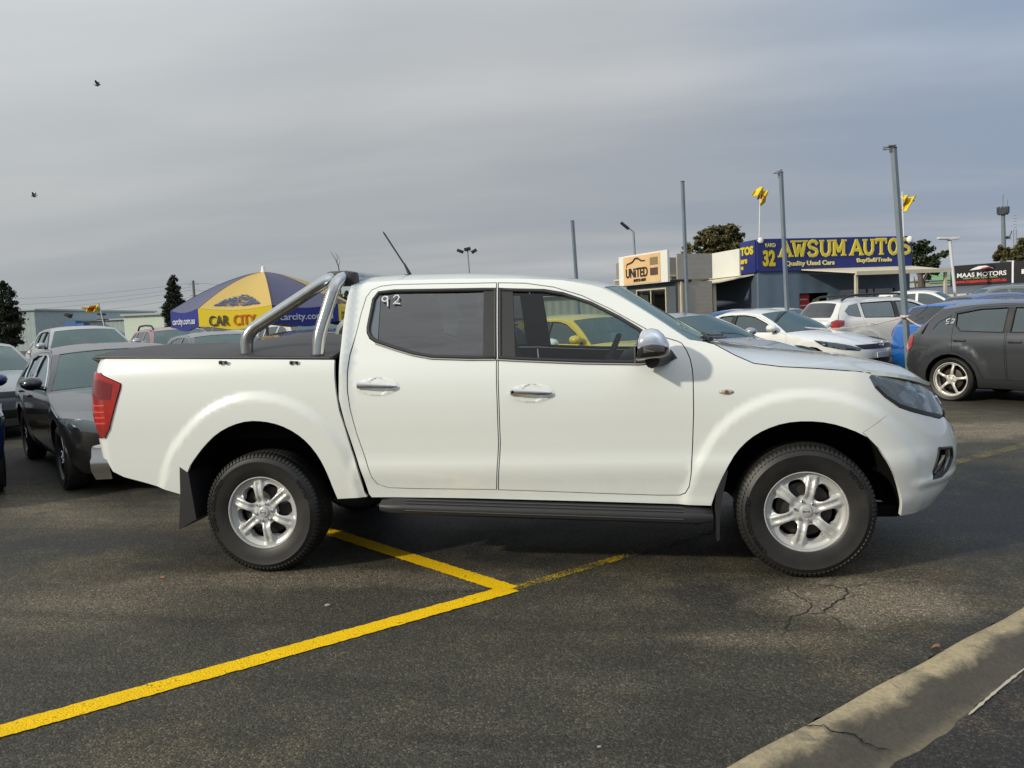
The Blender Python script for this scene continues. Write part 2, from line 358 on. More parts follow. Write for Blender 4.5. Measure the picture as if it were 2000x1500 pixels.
def text(name,s,size,m,parent=None,bold=.0,M=None,depth=.004,xs=1.0,fit=None,bend=None,space=1.0,shear=0.):
    "flat raised lettering as a mesh; fit=(w,h) scales it exactly"
    c=bpy.data.curves.new('lettering','FONT'); c.body=s; c.size=size; c.extrude=depth/2; c.offset=bold; c.align_x='CENTER'; c.resolution_u=3; c.space_character=space; c.shear=shear
    o=bpy.data.objects.new('tmp',c); COL.objects.link(o)
    dg=bpy.context.evaluated_depsgraph_get(); dg.update()
    me=bpy.data.meshes.new_from_object(o.evaluated_get(dg)); me.name=name
    bpy.data.objects.remove(o)
    xsn=[v.co.x for v in me.vertices]; ysn=[v.co.y for v in me.vertices]
    if not xsn: return None
    cx=(min(xsn)+max(xsn))/2; cy=(min(ysn)+max(ysn))/2
    fx=fy=1.0
    if fit:
        fx=fit[0]/(max(xsn)-min(xsn)); fy=fit[1]/(max(ysn)-min(ysn)) if fit[1] else fx
    for v in me.vertices:
        q=Vector(((v.co.x-cx)*fx*xs,(v.co.y-cy)*fy,v.co.z))
        if bend: q=bend(q)
        v.co=M@q if M is not None else q
    me.materials.clear()
    return link(name,me,m,parent)
def frame(o,x,up):
    "matrix with x axis = reading direction, y axis = up, z = outward"
    x=Vector(x).normalized(); up=Vector(up); z=x.cross(up).normalized(); y=z.cross(x).normalized()
    return Matrix(((x.x,y.x,z.x,o[0]),(x.y,y.y,z.y,o[1]),(x.z,y.z,z.z,o[2]),(0,0,0,1)))
def copy_tree(o,parent=None):
    c=o.copy(); COL.objects.link(c)
    if parent is not None: c.parent=parent
    for ch in [q for q in bpy.data.objects if q.parent==o]: copy_tree(ch,c)
    return c
# ---------------------------------------------------------------- shared materials
M_white=paint('white_paint',(.735,.76,.725),.30,dirt=.14)
M_black=mat('black_plastic',(.018,.018,.019),.45,bump=.15,bscale=400)
M_void=mat('dark_interior_steel',(.006,.006,.006),.9,spec=.1)
M_rubber=mat('tyre_rubber',(.011,.011,.011),.48,spec=.45,bump=.1,bscale=200,dirt=(.028,.026,.023),vscale=5)
M_letter=mat('raised_rubber',(.006,.006,.006),.35)
M_chrome=mat('chrome',(.75,.76,.78),.06,1.0)
M_steel=mat('polished_steel',(.60,.60,.58),.17,1.0,var=.15,vscale=20)
M_alloy=mat('alloy_silver',(.52,.52,.505),.38,.25,coat=.25,var=.08,vscale=18)
M_alloyd=mat('alloy_dark',(.03,.03,.032),.3,.5)
M_disc=mat('brake_iron',(.045,.04,.036),.5,.6)
M_seal=mat('rubber_seal',(.02,.021,.022),.6)
M_gpriv=glass('privacy_glass',(.15,.16,.16),.11,wav=.45)
M_gpriv2=glass('rear_privacy_glass',(.10,.11,.115),.05)
M_gclear=glass('clear_glass',(.74,.82,.79),.0)
M_gscreen=glass('screen_glass',(.52,.68,.66),.10,gc=(.75,.95,.93))
M_gdark=glass('dark_side_glass',(.16,.19,.19),.14,gc=(.85,.97,.96))
M_cloth=mat('seat_cloth',(.035,.036,.038),.9,bump=.3,bscale=300)
M_dash=mat('dash_plastic',(.028,.028,.03),.6)
M_red=mat('red_lens',(.40,.012,.006),.10,coat=1.,dirt=(.20,.004,.003),vscale=7)
M_redd=mat('dark_red_lens',(.16,.004,.004),.12,coat=1.)
M_lens=glass('lamp_lens',(.72,.80,.84),.16,gc=(.9,.97,1))
M_lampin=mat('lamp_reflector',(.10,.11,.115),.22,.7)
M_tag=mat('red_price_tag',(.62,.09,.05),.6); M_paper=mat('white_paper',(.7,.72,.68),.7)
M_hand=mat('white_marker_paint',(.75,.76,.76),.8)

# ---------------------------------------------------------------- car skin: side wraps round nose and tail, top strip spans between the sides
def topstrip(s):
    "rows: (ea, ez, cx, cz, k, p)  edge point on the side skin, centre point, k=1 follows the plan curve of the nose/tail"
    rows=s['rows']; out=[]
    for r in rows:
        e=side(s,r[0],r[1],False); out.append((e[0],-e[1],e[2],r[2],r[3],r[4],r[5]))
    n=len(out)
    def f(u,w):
        i=max(0,min(n-2,int(math.floor(u)))); t=u-i
        p0,p1,p2,p3=out[max(i-1,0)],out[i],out[i+1],out[min(i+2,n-1)]
        sharp=s.get('sharp',()); v=[]
        for q in range(7):
            m1=(p2[q]-p0[q])/2 if i>0 else p2[q]-p1[q]; m2=(p3[q]-p1[q])/2 if i<n-2 else p2[q]-p1[q]
            if i in sharp or q>=4: m1=p2[q]-p1[q]
            if (i+1) in sharp or q>=4: m2=p2[q]-p1[q]
            v.append(p1[q]*(2*t**3-3*t*t+1)+m1*(t**3-2*t*t+t)+p2[q]*(-2*t**3+3*t*t)+m2*(t**3-t*t))
        aw=min(1.,abs(w)); ef=s.get('ef',1.) if u<n/2 else s.get('er',.5)
        g=(1-v[5])*(1-aw**2.2)+v[5]*math.sqrt(max(0,1-aw**(2/ef)))
        # centre z rises with exponent p
        return (v[0]+(v[3]-v[0])*g, v[1]*w, v[2]+(v[4]-v[2])*(1-aw**v[6]))
    return f
def endline(s,first=True,n=14):
    "the side-skin coordinates (a,z) of the end row of the top strip, from edge to centre"
    r=s['rows'][0 if first else -1]; L=[]
    for i in range(n+1):
        w=math.cos(PI/2*i/n); ee=s.get('ef',1.) if first else s.get('er',.5)
        ph=math.acos(min(1,w**(1/ee))); z=r[1]+(r[3]-r[1])*(1-w**r[5])
        L.append((s['xf0']+s['Lf']*ph,z) if first else (s['xr0']-s['Lr']*ph,z))
    return L
def strip_poly(u0,u1,w0=-.995,w1=.995): return [(u0,w0),(u1,w0),(u1,w1),(u0,w1)]
# ---------------------------------------------------------------- wheel
def tyre_mesh(R0,rr,w,lugs=True,n=96,letters=None):
    b=MB(); h=w/2
    prof=[(rr-.012,-h*.80),(rr,-h*.92),(rr+.012,-h*.97),(rr+(R0-rr)*.40,-h*1.06),(rr+(R0-rr)*.62,-h*1.07),(rr+(R0-rr)*.66,-h*1.085),(rr+(R0-rr)*.70,-h*1.05),(R0-.032,-h*.985),(R0-.012,-h*.90),(R0-.003,-h*.80),(R0,-h*.5),(R0+.001,0),(R0,h*.5),(R0-.003,h*.8),(R0-.012,h*.9),(rr+(R0-rr)*.5,h*1.0),(rr,h*.9)]
    b.lathe(prof,n=n)
    if lugs:
        k=88
        for i in range(k):
            q=2*PI*(i+.5)/k; wd=2*PI*R0/k
            for sy,dq in ((-1,0),(1,.5)):
                qq=q+dq*2*PI/k; M=Matrix.Rotation(-qq,3,'Y')
                vs=[Vector((R0-.020,sy*h*.99,-wd*.28)),Vector((R0-.020,sy*h*.99,wd*.28)),Vector((R0-.001,sy*h*.90,wd*.30)),Vector((R0-.001,sy*h*.90,-wd*.30)),
                    Vector((R0+.003,sy*h*.82,-wd*.34)),Vector((R0+.003,sy*h*.82,wd*.34)),Vector((R0+.004,sy*h*.46,wd*.22)),Vector((R0+.004,sy*h*.46,-wd*.22)),
                    Vector((R0-.004,sy*h*.46,-wd*.22)),Vector((R0-.004,sy*h*.46,wd*.22)),Vector((R0-.03,sy*h*.9,wd*.3)),Vector((R0-.03,sy*h*.9,-wd*.3))]
                vs=[M@v for v in vs]
                b.add(vs,[(0,1,2,3),(3,2,5,4),(4,5,6,7),(7,6,9,8),(0,3,4,7,8,11),(1,10,9,6,5,2),(0,11,10,1)])
            for c in (-.28,0,.28):
                M=Matrix.Rotation(-(q+c*.1),3,'Y'); y=c*h
                vs=[M@Vector((R0+a,y+bb*h*.11,cc*wd*.42)) for a in (-.004,.006) for bb in (-1,1) for cc in (-1,1)]
                b.add(vs,[(4,6,7,5),(0,4,5,1),(2,3,7,6),(0,2,6,4),(1,5,7,3)])
    return b
def wheel_root(parent,rr,w,face_y,m,seg=64):
    h=w/2; b=MB(); b.lathe([(rr+.003,face_y-.004),(rr+.002,face_y-.011),(rr-.006,face_y-.012),(rr-.010,face_y-.004),(rr-.016,face_y+.03),(rr-.03,face_y+.09),(rr-.035,h*.8),(rr-.02,h*.9)],n=seg)
    return b.build('wheel',m,parent,smooth=True)
def rim_face(par,rr,w,spokes,phase,style,face_y,m):
    ri=rr-.010
    def hgt(x,z):
        r=math.hypot(x,z); th=math.atan2(x,z)-phase; per=2*PI/spokes; t=(th+per/2)%per-per/2; d=abs(t)*r
        y=face_y+.010-.016*sst(.02,.10,r)*(1-sst(.13,ri,r)) +.012*sst(.035,.07,r)*(1-sst(.06,.11,r))
        if style=='twin':
            y+=.008*(1-sst(.003,.016,d))*sst(.055,.085,r)*(1-sst(ri-.045,ri-.018,r))      # groove down the spoke
            y+=.016*sst(.019,.042,d)*sst(.05,.09,r)*(1-sst(ri-.03,ri,r))             # bevelled flanks
        else:
            y+=.016*sst(.012,.030,d)*sst(.05,.08,r)*(1-sst(ri-.02,ri,r))
        return (x,y,z)
    def F(a,z): return hgt(a,z)
    circ=[(ri*math.cos(2*PI*i/64),ri*math.sin(2*PI*i/64)) for i in range(64)]
    holes=[]; per=2*PI/spokes
    for k in range(spokes):
        c=phase+per*(k+.5)
        if style=='twin': r0,r1,g0,g1=.084,ri-.034,.024,.050
        elif style=='y': r0,r1,g0,g1=.075,ri-.012,.020,.016
        else: r0,r1,g0,g1=.07,ri-.014,.018,.020
        pts=[]
        def P(r,t): return (r*math.sin(c+t),r*math.cos(c+t))
        a0=per/2-g0/r0; a1=per/2-g1/r1; rm=(r0+r1)*.55; am=per/2-(.027 if style=='twin' else g0*.9)/rm
        a0=max(a0,.05)
        pts=[P(r0,-a0),P(r0-.004,0),P(r0,a0),P(rm,am),P(r1-.008,a1),P(r1+.002,a1*.5),P(r1+.002,-a1*.5),P(r1-.008,-a1),P(rm,-am)]
        if style=='y' :
            holes.append(rnd([P(r0,-a0),P(r0,a0),P(rm,am*1.0),P(r1,a1*1.0),P(r1,.02),P(rm,.05),P(rm,-.05),P(r1,-.02),P(r1,-a1),P(rm,-am)][:10],1)) if False else holes.append(rnd(pts,2))
        else: holes.append(rnd(pts,2))
    panel('rim_spokes',F,circ,m,par,holes=holes,step=.0085 if style=='twin' else .02,ret=.035)
    c=MB(); c.lathe([(0.0,face_y-.004),(.024,face_y-.004),(.031,face_y-.001),(.034,face_y+.006),(.035,face_y+.02)],n=32); c.build('hub_cap',M_alloy,par,smooth=True)
    for k in range(6 if style=='twin' else 5):
        q=phase+2*PI*(k+.5)/(6 if style=='twin' else 5); x,z=.054*math.sin(q),.054*math.cos(q); nn=MB()
        nn.lathe([(0,-.008),(.006,-.008),(.0075,-.004),(.0115,.0005),(.0115,.012)],c=(x,face_y+.004,z),n=8); nn.build('wheel_nut',M_chrome,par)
    d=MB(); d.lathe([(0,face_y+.06),(.14,face_y+.06),(.15,face_y+.065),(.15,face_y+.085),(0,face_y+.085)],n=40)
    d.build('brake_disc',M_disc,par,smooth=True)
    q=MB(); q.lathe([(0,face_y+.11),(rr-.02,face_y+.11)],n=32); q.build('wheel_back',M_void,par)
def bend_arc(r0,ang):
    "bend text on a circle (reading clockwise), centre at the axle; x->angle"
    def g(q):
        a=ang+q.x/r0; r=r0+q.y
        return Vector((r*math.sin(a),0,r*math.cos(a)))+Vector((0,-q.z,0))
    return g
# ---------------------------------------------------------------- the white dual cab utility
TR=TRUCK
def smooth_open(P,it=3):
    for _ in range(it):
        Q=[P[0]]
        for i in range(len(P)-1):
            a,b=P[i],P[i+1]; Q+=[(a[0]*.75+b[0]*.25,a[1]*.75+b[1]*.25),(a[0]*.25+b[0]*.75,a[1]*.25+b[1]*.75)]
        Q.append(P[-1]); P=Q
    return P
TR['arch']=[smooth_open(T['arch_f'],2),smooth_open(T['bed'][13:29],2)]
TR['flare']=.018; TR['fl0']=.115; TR['fl1']=.182
TR['rows']=[(.22,1.128,.845,.985,1,2.5),(.05,1.146,.70,1.088,.25,3),(-.12,1.160,.40,1.165,0,3),(-.26,1.182,.10,1.200,0,3),(-.36,1.230,-.12,1.232,0,3),(-.46,1.290,-.30,1.262,0,3),(-.60,1.322,-.40,1.290,0,3),
 (-.87,1.512,-.70,1.478,0,3),(-1.08,1.632,-.965,1.652,0,2.6),(-1.30,1.686,-1.22,1.706,0,2.4),(-1.60,1.712,-1.60,1.757,0,2.6),(-1.95,1.728,-1.95,1.782,0,2.8),(-2.30,1.737,-2.32,1.793,0,2.8),(-2.50,1.735,-2.58,1.790,0,2.8),(-2.575,1.715,-2.655,1.772,0,2.6),(-2.60,1.60,-2.68,1.62,0,3),(-2.603,1.30,-2.70,1.30,0,3)]
TR['sharp']=(6,14)
fT=topstrip(TR)
def fS(a,z): return side(TR,a,z)
truck=thing('pickup_truck','clean white dual cab pickup with silver sports bar, parked side-on across the yellow bay lines','pickup truck',(0,0,0))
top_e=[(r[0],r[1]) for r in TR['rows'][:15]]
e0=endline(TR,True)
hole_f=T['door_front']; hole_r=T['door_rear']
# headlight outline closes just under the bonnet edge
HL=[(.372,1.103),(.352,1.092),(.372,1.038),(.4213,.9794),(.4887,.9264),(.5667,.8951),(.6856,.8571),(.79,.8273),(.86,.835),(.93,.88),(.93,.93),(.87,.97),(.80,1.000),(.73,1.026),(.65,1.052),(.55,1.078),(.45,1.094)]
frt=[p for p in T['arch_f']]; af=smooth_open(frt[:11],1); ar=smooth_open(T['bed'][13:29],1)
bl=T['bump_line']
body=[T['cab_rear'][0]]+T['sill']+af[1:]+bl+HL[3:0:-1]+[HL[0]]+[(.33,1.1195),(.22,1.128)]+top_e[1:]+T['cab_rear'][::-1][0:-1]
body=[p for i,p in enumerate(body) if i==0 or math.hypot(p[0]-body[i-1][0],p[1]-body[i-1][1])>1e-3]
for sd in (False,True):
    panel('body_side',fS,body,M_white,truck,holes=[inset(hole_f,-.002),inset(hole_r,-.002)],step=.026,mirror=sd)
    for nm,P,Wn in (('front_door',hole_f,T['fwin']),('rear_door',hole_r,T['rwin'])):
        d=panel(nm,fS,P,M_white,truck,holes=[Wn],step=.04,gap=.0035,mirror=sd,ret=.02)
        panel('door_lining',fS,P,M_dash,d,holes=[Wn],step=.08,gap=.0,mirror=sd,ret=0,off=-.022)
        pil=[p for p in ([(-1.672,1.258),(-1.679,1.652),(-1.592,1.6455),(-1.563,1.247)] if nm=='front_door' else [(-1.681,1.2555),(-1.6888,1.653),(-1.765,1.6555),(-1.752,1.2575)])]
        panel('pillar_cover',fS,pil,M_black,d,step=.05,mirror=sd,ret=.01,off=-.003)
        gl=inset(Wn,.012)
        if nm=='rear_door':
            g=[p for p in T['rwin_glass']]; g[2]=(-1.765,1.648); g[3]=(-1.752,1.262)
            panel('window_glass',fS,inset(g,-.004),M_gpriv,d,step=.08,mirror=sd,ret=.004,off=-.012)
            panel('quarter_glass',fS,inset(T['quarter'],-.006),mat('frosted_quarter',(.10,.13,.15),.15,coat=1.),d,step=.05,mirror=sd,ret=.004,off=-.010)
        else:
            panel('window_glass',fS,inset(T['fwin'],.006),M_gclear,d,step=.08,mirror=sd,ret=.004,off=-.012)
        # rubber frame round the opening
        L=resamp(inset(Wn,.008),.05); k=MB()
        pts=[]
        for a,z in L+[L[0]]:
            x,y,zz=side(TR,a,z,False); pts.append((x,-y if sd else y,zz))
        k.tube([Vector(p)+Vector((0,(-1 if sd else 1)*.006,0)) for p in pts],.0105,8,cap=False); k.build('window_seal',M_seal,d,smooth=True)
        # bright strip under the glass
        if nm=='front_door': bs=[(-1.676,1.2475),(-1.545,1.236),(-1.186,1.211),(-.875,1.1965),(-.755,1.2035),(-.70,1.216)]
        else: bs=[(-2.401,1.364),(-2.284,1.3235),(-2.168,1.2875),(-2.055,1.265),(-1.83,1.2515),(-1.681,1.2475)]
        bs=resamp(bs,.03,False); k=MB(); sg=-1 if not sd else 1
        pts=[(side(TR,a,z,False)[0],side(TR,a,z,False)[1]*(-sg)*1+sg*.003,z) for a,z in bs]
        k.tube(pts,.0055,6); k.build('belt_moulding',mat('satin_moulding',(.42,.41,.38),.3,.8),d,smooth=True)
    # handles
    for nm,c,w in (('rear',(-2.376,1.1215),.122),('front',(-1.474,1.0605),.120)):
        pr=[q for q in COL.objects if q.parent==truck and q.name.startswith(nm+'_door')][-1]
        el=[(c[0]+.128*math.cos(2*PI*i/28),c[1]-.005+.055*math.sin(2*PI*i/28)) for i in range(28)]
        def fd(a,z,c=c):
            x,y,zz=side(TR,a,z); e=math.hypot((a-c[0])/.128,(z-c[1]+.005)/.055); e2=math.hypot((a-c[0]-.004)/.062,(z-c[1]+.003)/.050)
            return (x,y-.0035*(1-sst(.86,1.0,e))+.020*(1-sst(.6,1.0,e2)),zz)
        panel('handle_recess',fd,el,M_white,pr,step=.012,mirror=sd,ret=.0,off=.0012)
        y0=side(TR,c[0],c[1])[1]; h=MB(); sg=1 if sd else -1
        L=[(-w-.003,.004,.010,.012),(-w+.006,.006,.018,.020),(-.05,.004,.030,.017),(.02,.000,.036,.015),(.08,-.004,.034,.0125),(w-.014,-.006,.024,.009),(w,-.006,.012,.004)]
        vs=[];n=14
        for dx,dz,dy,r in L:
            for k in range(n):
                q=2*PI*k/n; vs.append((c[0]+dx,sg*(-y0+dy*.9+math.cos(q)*r*.55),c[1]+dz+math.sin(q)*r))
        fs=[(i*n+k,i*n+(k+1)%n,(i+1)*n+(k+1)%n,(i+1)*n+k) for i in range(len(L)-1) for k in range(n)]+[tuple(range(n)),tuple((len(L)-1)*n+k for k in range(n))]
        h.add(vs,fs)
        ho=h.build('handle',M_chrome,pr,smooth=True)
        if nm=='front':
            h=MB(); h.lathe([(0,-.003),(.006,-.003),(.008,0)],c=(c[0]-w+.018,sg*(-y0+.030),c[1]+.006),n=16); h.build('key_lock',M_void,ho)
    # front guard pieces
    panel('headlight_bowl',fS,inset(HL,-.002),mat('lamp_bowl',(.022,.023,.025),.22,.5),truck,step=.05,mirror=sd,ret=0,off=-.055)
    hl=panel('headlight',fS,HL,M_lens,truck,step=.04,mirror=sd,ret=.006,off=.001)
    sg=1 if sd else -1
    for (a,z,r) in ((.70,.975,.044),(.60,.955,.03),(.80,.93,.035)):
        x,y,zz=side(TR,a,z,False); k=MB(); k.lathe([(0,0),(r*.5,-.006),(r,.0),(r,.02)],c=(x-.045,-y*sg*1.0-sg*.052,zz),n=20); k.build('headlight_projector',M_chrome,hl,smooth=True)
    panel('headlight_reflector',fS,[(.56,.99),(.62,1.01),(.70,.955),(.66,.925),(.58,.945)],M_alloy,hl,step=.04,mirror=sd,ret=.01,off=-.03)
    tr=panel('headlight_trim',fS,[(.3719,1.036),(.4213,.9794),(.4887,.9264),(.5667,.8951),(.6856,.8571),(.79,.8273),(.86,.835),(.80,.850),(.69,.878),(.575,.914),(.50,.944),(.435,.992),(.39,1.045)],M_black,hl,step=.03,mirror=sd,ret=.004,off=.0035)
    # bumper cover, to the centre of the nose
    zE=[p for p in e0 if p[0]>.95]
    bp=[frt[11-1],*[p for p in frt[11:]],(.62,.315),(.74,.318),(.90,.326),(1.05,.33),(1.256,.33),(1.256,.62),(1.10,.70),(.97,.76),(.90,.80),(.86,.828),(.79,.8253),(.6856,.8551),(.5667,.8931),(.4887,.9244)]+bl[::-1][1:]
    FOG=[(.70,.672),(.835,.655),(.845,.60),(.80,.535),(.74,.505),(.655,.505),(.662,.55)]
    def fB(a,z):
        x,y,zz=side(TR,a,z); d=dpoly(FOG+[FOG[0]],a,z); 
        ins=inside(FOG,a,z)
        ridge=.016*(1-sst(0,.05,abs(z-(.50-.02*(a-.6)))))*sst(.52,.62,a)
        return (x+ridge*.5,y-ridge,zz)
    bpan=panel('front_bumper',fB,bp,M_white,truck,holes=[FOG],step=.04,gap=.0025,mirror=sd,ret=.02)
    panel('fog_recess',fS,inset(FOG,-.004),M_void,bpan,step=.05,mirror=sd,ret=0,off=-.035)
    k=MB(); L=resamp(FOG,.03); pts=[]
    for a,z in L+[L[0]]:
        x,y,zz=side(TR,a,z,False); pts.append((x,y*(-1 if sd else 1),zz))
    k.tube(pts,.0085,8,cap=False); k.build('fog_surround',M_black,bpan,smooth=True)
    panel('fog_chrome',fS,[(.755,.625),(.805,.615),(.80,.57),(.755,.53),(.70,.522),(.72,.56)],M_chrome,bpan,step=.03,mirror=sd,ret=.01,off=-.018)
    panel('grille_half',fS,[(1.12,.79),(1.16,.765),(1.256,.72),(1.256,.93),(1.18,.93),(1.13,.90)],M_black,truck,step=.05,mirror=sd,ret=.01,off=-.01)
    k=MB(); pts=[side(TR,a,z,False) for a,z in ((1.14,.90),(1.16,.83),(1.19,.79),(1.22,.78),(1.256,.78))]; k.tube([(p[0]-.002,p[1]*(-1 if sd else 1),p[2]) for p in pts],[.012,.016,.018,.018,.018],8); k.build('grille_chrome',M_chrome,truck,smooth=True)
    # side repeater
    a,z=-.4084,1.0342; x,y,_=side(TR,a,z); k=MB(); vs=[];
    k.lathe([(0,-.010),(.5,-.009),(.85,-.006),(1.0,0)],n=24,M=Matrix.Diagonal((.040,1,.0145)))
    k.v=[(v[0]+x,sg*(-y)+(v[1] if not sd else -v[1]),v[2]+z) for v in k.v]
    io=k.build('side_indicator',mat('indicator_lens',(.42,.38,.33),.12,.1,coat=1.),truck,smooth=True)
    k=MB(); k.lathe([(0,-.0112),(.011,-.0105)],n=12,c=(0,0,0)); k.v=[(v[0]+x,sg*(-y)+(v[1] if not sd else -v[1]),v[2]+z) for v in k.v]; k.build('indicator_bulb',mat('amber_bulb',(.22,.09,.04),.3),io)
    # bed side
    bedp=T['bed']; bd=[(-4.12-.30*PI/2*.62,1.345-.01)]+bedp[1:31]+[bedp[31],(-4.1221,.6325),(-4.1873,.7069)]
    bedpoly=[(-4.30,1.337)]+bedp[0:13]+ar+bedp[29:34]+[(-4.30,.72),(-4.30,.835),(-4.19,.8362)]+bedp[35:42]+[(-4.1638,1.2471),(-4.30,1.26)]
    bside=panel('tray_side',fS,bedpoly,M_white,truck,step=.026,mirror=sd,ret=.02)
    # tail light
    TL=[(-4.335,1.252),(-4.1675,1.2465),(-4.0065,1.179),(-4.0125,1.146),(-4.062,1.0125),(-4.107,.897),(-4.152,.8445),(-4.20,.8385),(-4.25,.90),(-4.31,1.03),(-4.34,1.14)]
    tl=panel('tail_light',fS,TL,M_red,truck,step=.03,gap=.002,mirror=sd,ret=.012,off=.010)
    panel('reversing_lens',fS,[(-4.06,1.175),(-4.15,1.205),(-4.25,1.205),(-4.25,1.105),(-4.15,1.085),(-4.075,1.08)],M_redd,tl,step=.04,mirror=sd,ret=.003,off=.0115)
    for zz in (1.04,1.0,.965,.93):
        panel('lens_bar',fS,[(-4.27,zz),(-4.12,zz+.004),(-4.12,zz+.012),(-4.27,zz+.010)],mat('lens_highlight',(.75,.06,.03),.2,coat=1.),tl,step=.05,mirror=sd,ret=.002,off=.0125)
    # side step
    k=MB(); y0=-.955
    def sp(t): return (.452-.094*t)
    L=[]
    for i in range(25):
        t=i/24; x=-2.395+1.90*t; c=.416-.064*t
        L.append((x,c))
    prof=[(-.60,.040),(-.90,.040),(-.915,.030),(-.93,.018),(-.945,.016),(-.952,.008),(-.955,-.012),(-.950,-.034),(-.93,-.046),(-.62,-.046)]
    vs=[];fs=[];n=len(prof)
    for i,(x,c) in enumerate(L):
        e=min(1,min(i,24-i)/1.5+.35)
        for y,z in prof: vs.append((x,(y if y>-.7 else -.62+(y+.62)*(.93+.07*e))*(-sg),c+z*(.6+.4*e)))
    for i in range(24):
        for j in range(n): fs.append((i*n+j,i*n+(j+1)%n,(i+1)*n+(j+1)%n,(i+1)*n+j))
    fs+=[tuple(range(n)),tuple(24*n+j for j in range(n))]
    k.add(vs,fs); st=k.build('side_step',M_black,truck,smooth=True)
    k=MB()
    for dy,dz in ((-.912,.036),(-.930,.022),(-.9475,.006),(-.955,-.016)):
        k.tube([(x,dy*(-sg)*1.0,c+dz) for x,c in L[2:-2]],.0035,6)
    k.build('step_tread',mat('step_ribs',(.05,.05,.052),.35),st,smooth=True)
    # mudflaps, arch liners
    for nm,P,xx in (('rear',[(-3.655,.66),(-3.665,.48),(-3.69,.27),(-3.57,.335),(-3.60,.62)],0),('front',[(-.415,.62),(-.47,.50),(-.482,.40),(-.475,.21),(-.462,.22),(-.455,.40),(-.41,.60)],0)):
        k=MB(); k.prism(P,-.925 if not sd else .925,-.64 if not sd else .64); k.build('mud_flap',M_black,truck)
    for P in (T['arch_f'],T['bed'][13:29]):
        k=MB(); q=resamp(P,.05,False); q=[q[0]]+q+[q[-1]]
        ys=(.012,.12,.38); vs=[(side(TR,a,z)[0],sg*(-side(TR,a,z)[1]-y),z) for y in ys for a,z in q]
        nn=len(q); fs=[(i*nn+j,i*nn+j+1,(i+1)*nn+j+1,(i+1)*nn+j) for i in range(2) for j in range(nn-1)]
        fs.append(tuple(2*nn+j for j in range(nn))); k.add(vs,fs); k.build('arch_liner',M_void,truck,fix=False)
# bonnet, windscreen, roof, rear of the cab
panel('bonnet',fT,strip_poly(0.01,5.85,-.992,.992),M_white,truck,step=.055,flip=True,ret=.02)
panel('windscreen',fT,[(5.9,-.985),(6.4,-.965),(8.0,-.93),(8.0,.93),(6.4,.965),(5.9,.985)],M_gscreen,truck,step=.1,flip=True,ret=.006,off=-.004)
panel('screen_frame',fT,[(5.86,-.998),(6.4,-.998),(8.12,-.998),(8.12,.998),(6.4,.998),(5.86,.998)],M_white,truck,holes=[[(6.0,-.975),(6.5,-.952),(7.94,-.905),(7.94,.905),(6.5,.952),(6.0,.975)]],step=.06,flip=True,ret=.02,off=-.001) if False else None
for w0,w1 in ((-.999,-.955),(.955,.999)):
    panel('screen_pillar',fT,[(5.86,w0),(6.4,w0),(8.1,w0),(8.1,w1*(.965 if w1<0 else 1)),(6.4,w1 if w1>0 else -.97),(5.86,w1 if w1>0 else -.985)] if w0<0 else [(5.86,.985),(6.4,.97),(8.1,.955*.965),(8.1,.999),(6.4,.999),(5.86,.999)],M_white,truck,step=.05,flip=True,ret=.01)
for sg in (1,-1):
    k=MB(); L=resamp([(r[0],r[1]) for r in TR['rows'][:6]]+[(-.50,1.305)],.04,False); k.tube([(lambda p:(p[0],sg*(-p[1]-.0015),p[2]+.0005))(side(TR,a,z)) for a,z in L]+[],.0032,6); k.build('bonnet_seam',M_void,truck)
    k=MB(); L=[(.22,1.128),(.30,1.1215),(.37,1.112)]; k.tube([(lambda p:(p[0],sg*(-p[1]-.0015),p[2]))(side(TR,a,z)) for a,z in L],.0032,6); k.build('bonnet_seam',M_void,truck)
panel('cowl',fT,strip_poly(5.80,6.06,-.97,.97),M_black,truck,step=.06,flip=True,ret=.01,off=-.012)
panel('roof',fT,strip_poly(8.02,14.0,-.998,.998),M_white,truck,step=.09,flip=True,ret=.02)
panel('cab_back',fT,strip_poly(14.0,16,-.998,.998),M_white,truck,holes=[[(14.35,-.72),(15.3,-.80),(15.3,.80),(14.35,.72)]],step=.08,flip=True,ret=.02)
panel('rear_window',fT,[(14.3,-.74),(15.35,-.82),(15.35,.82),(14.3,.74)],M_gpriv,truck,step=.15,flip=True,ret=0,off=-.012)
for s_,x0,x1 in ((-.25,-.50,-.33),(.30,-.48,-.30)):
    k=MB(); k.tube([(x0-.02,s_-.42,1.325),(x0+.03,s_-.2,1.312),(x1,s_+.2,1.298)],.008,6); k.tube([(x0+.0,s_-.40,1.33),(x0+.03,s_-.46,1.315)],.014,8); k.build('wiper',M_black,truck,smooth=True)
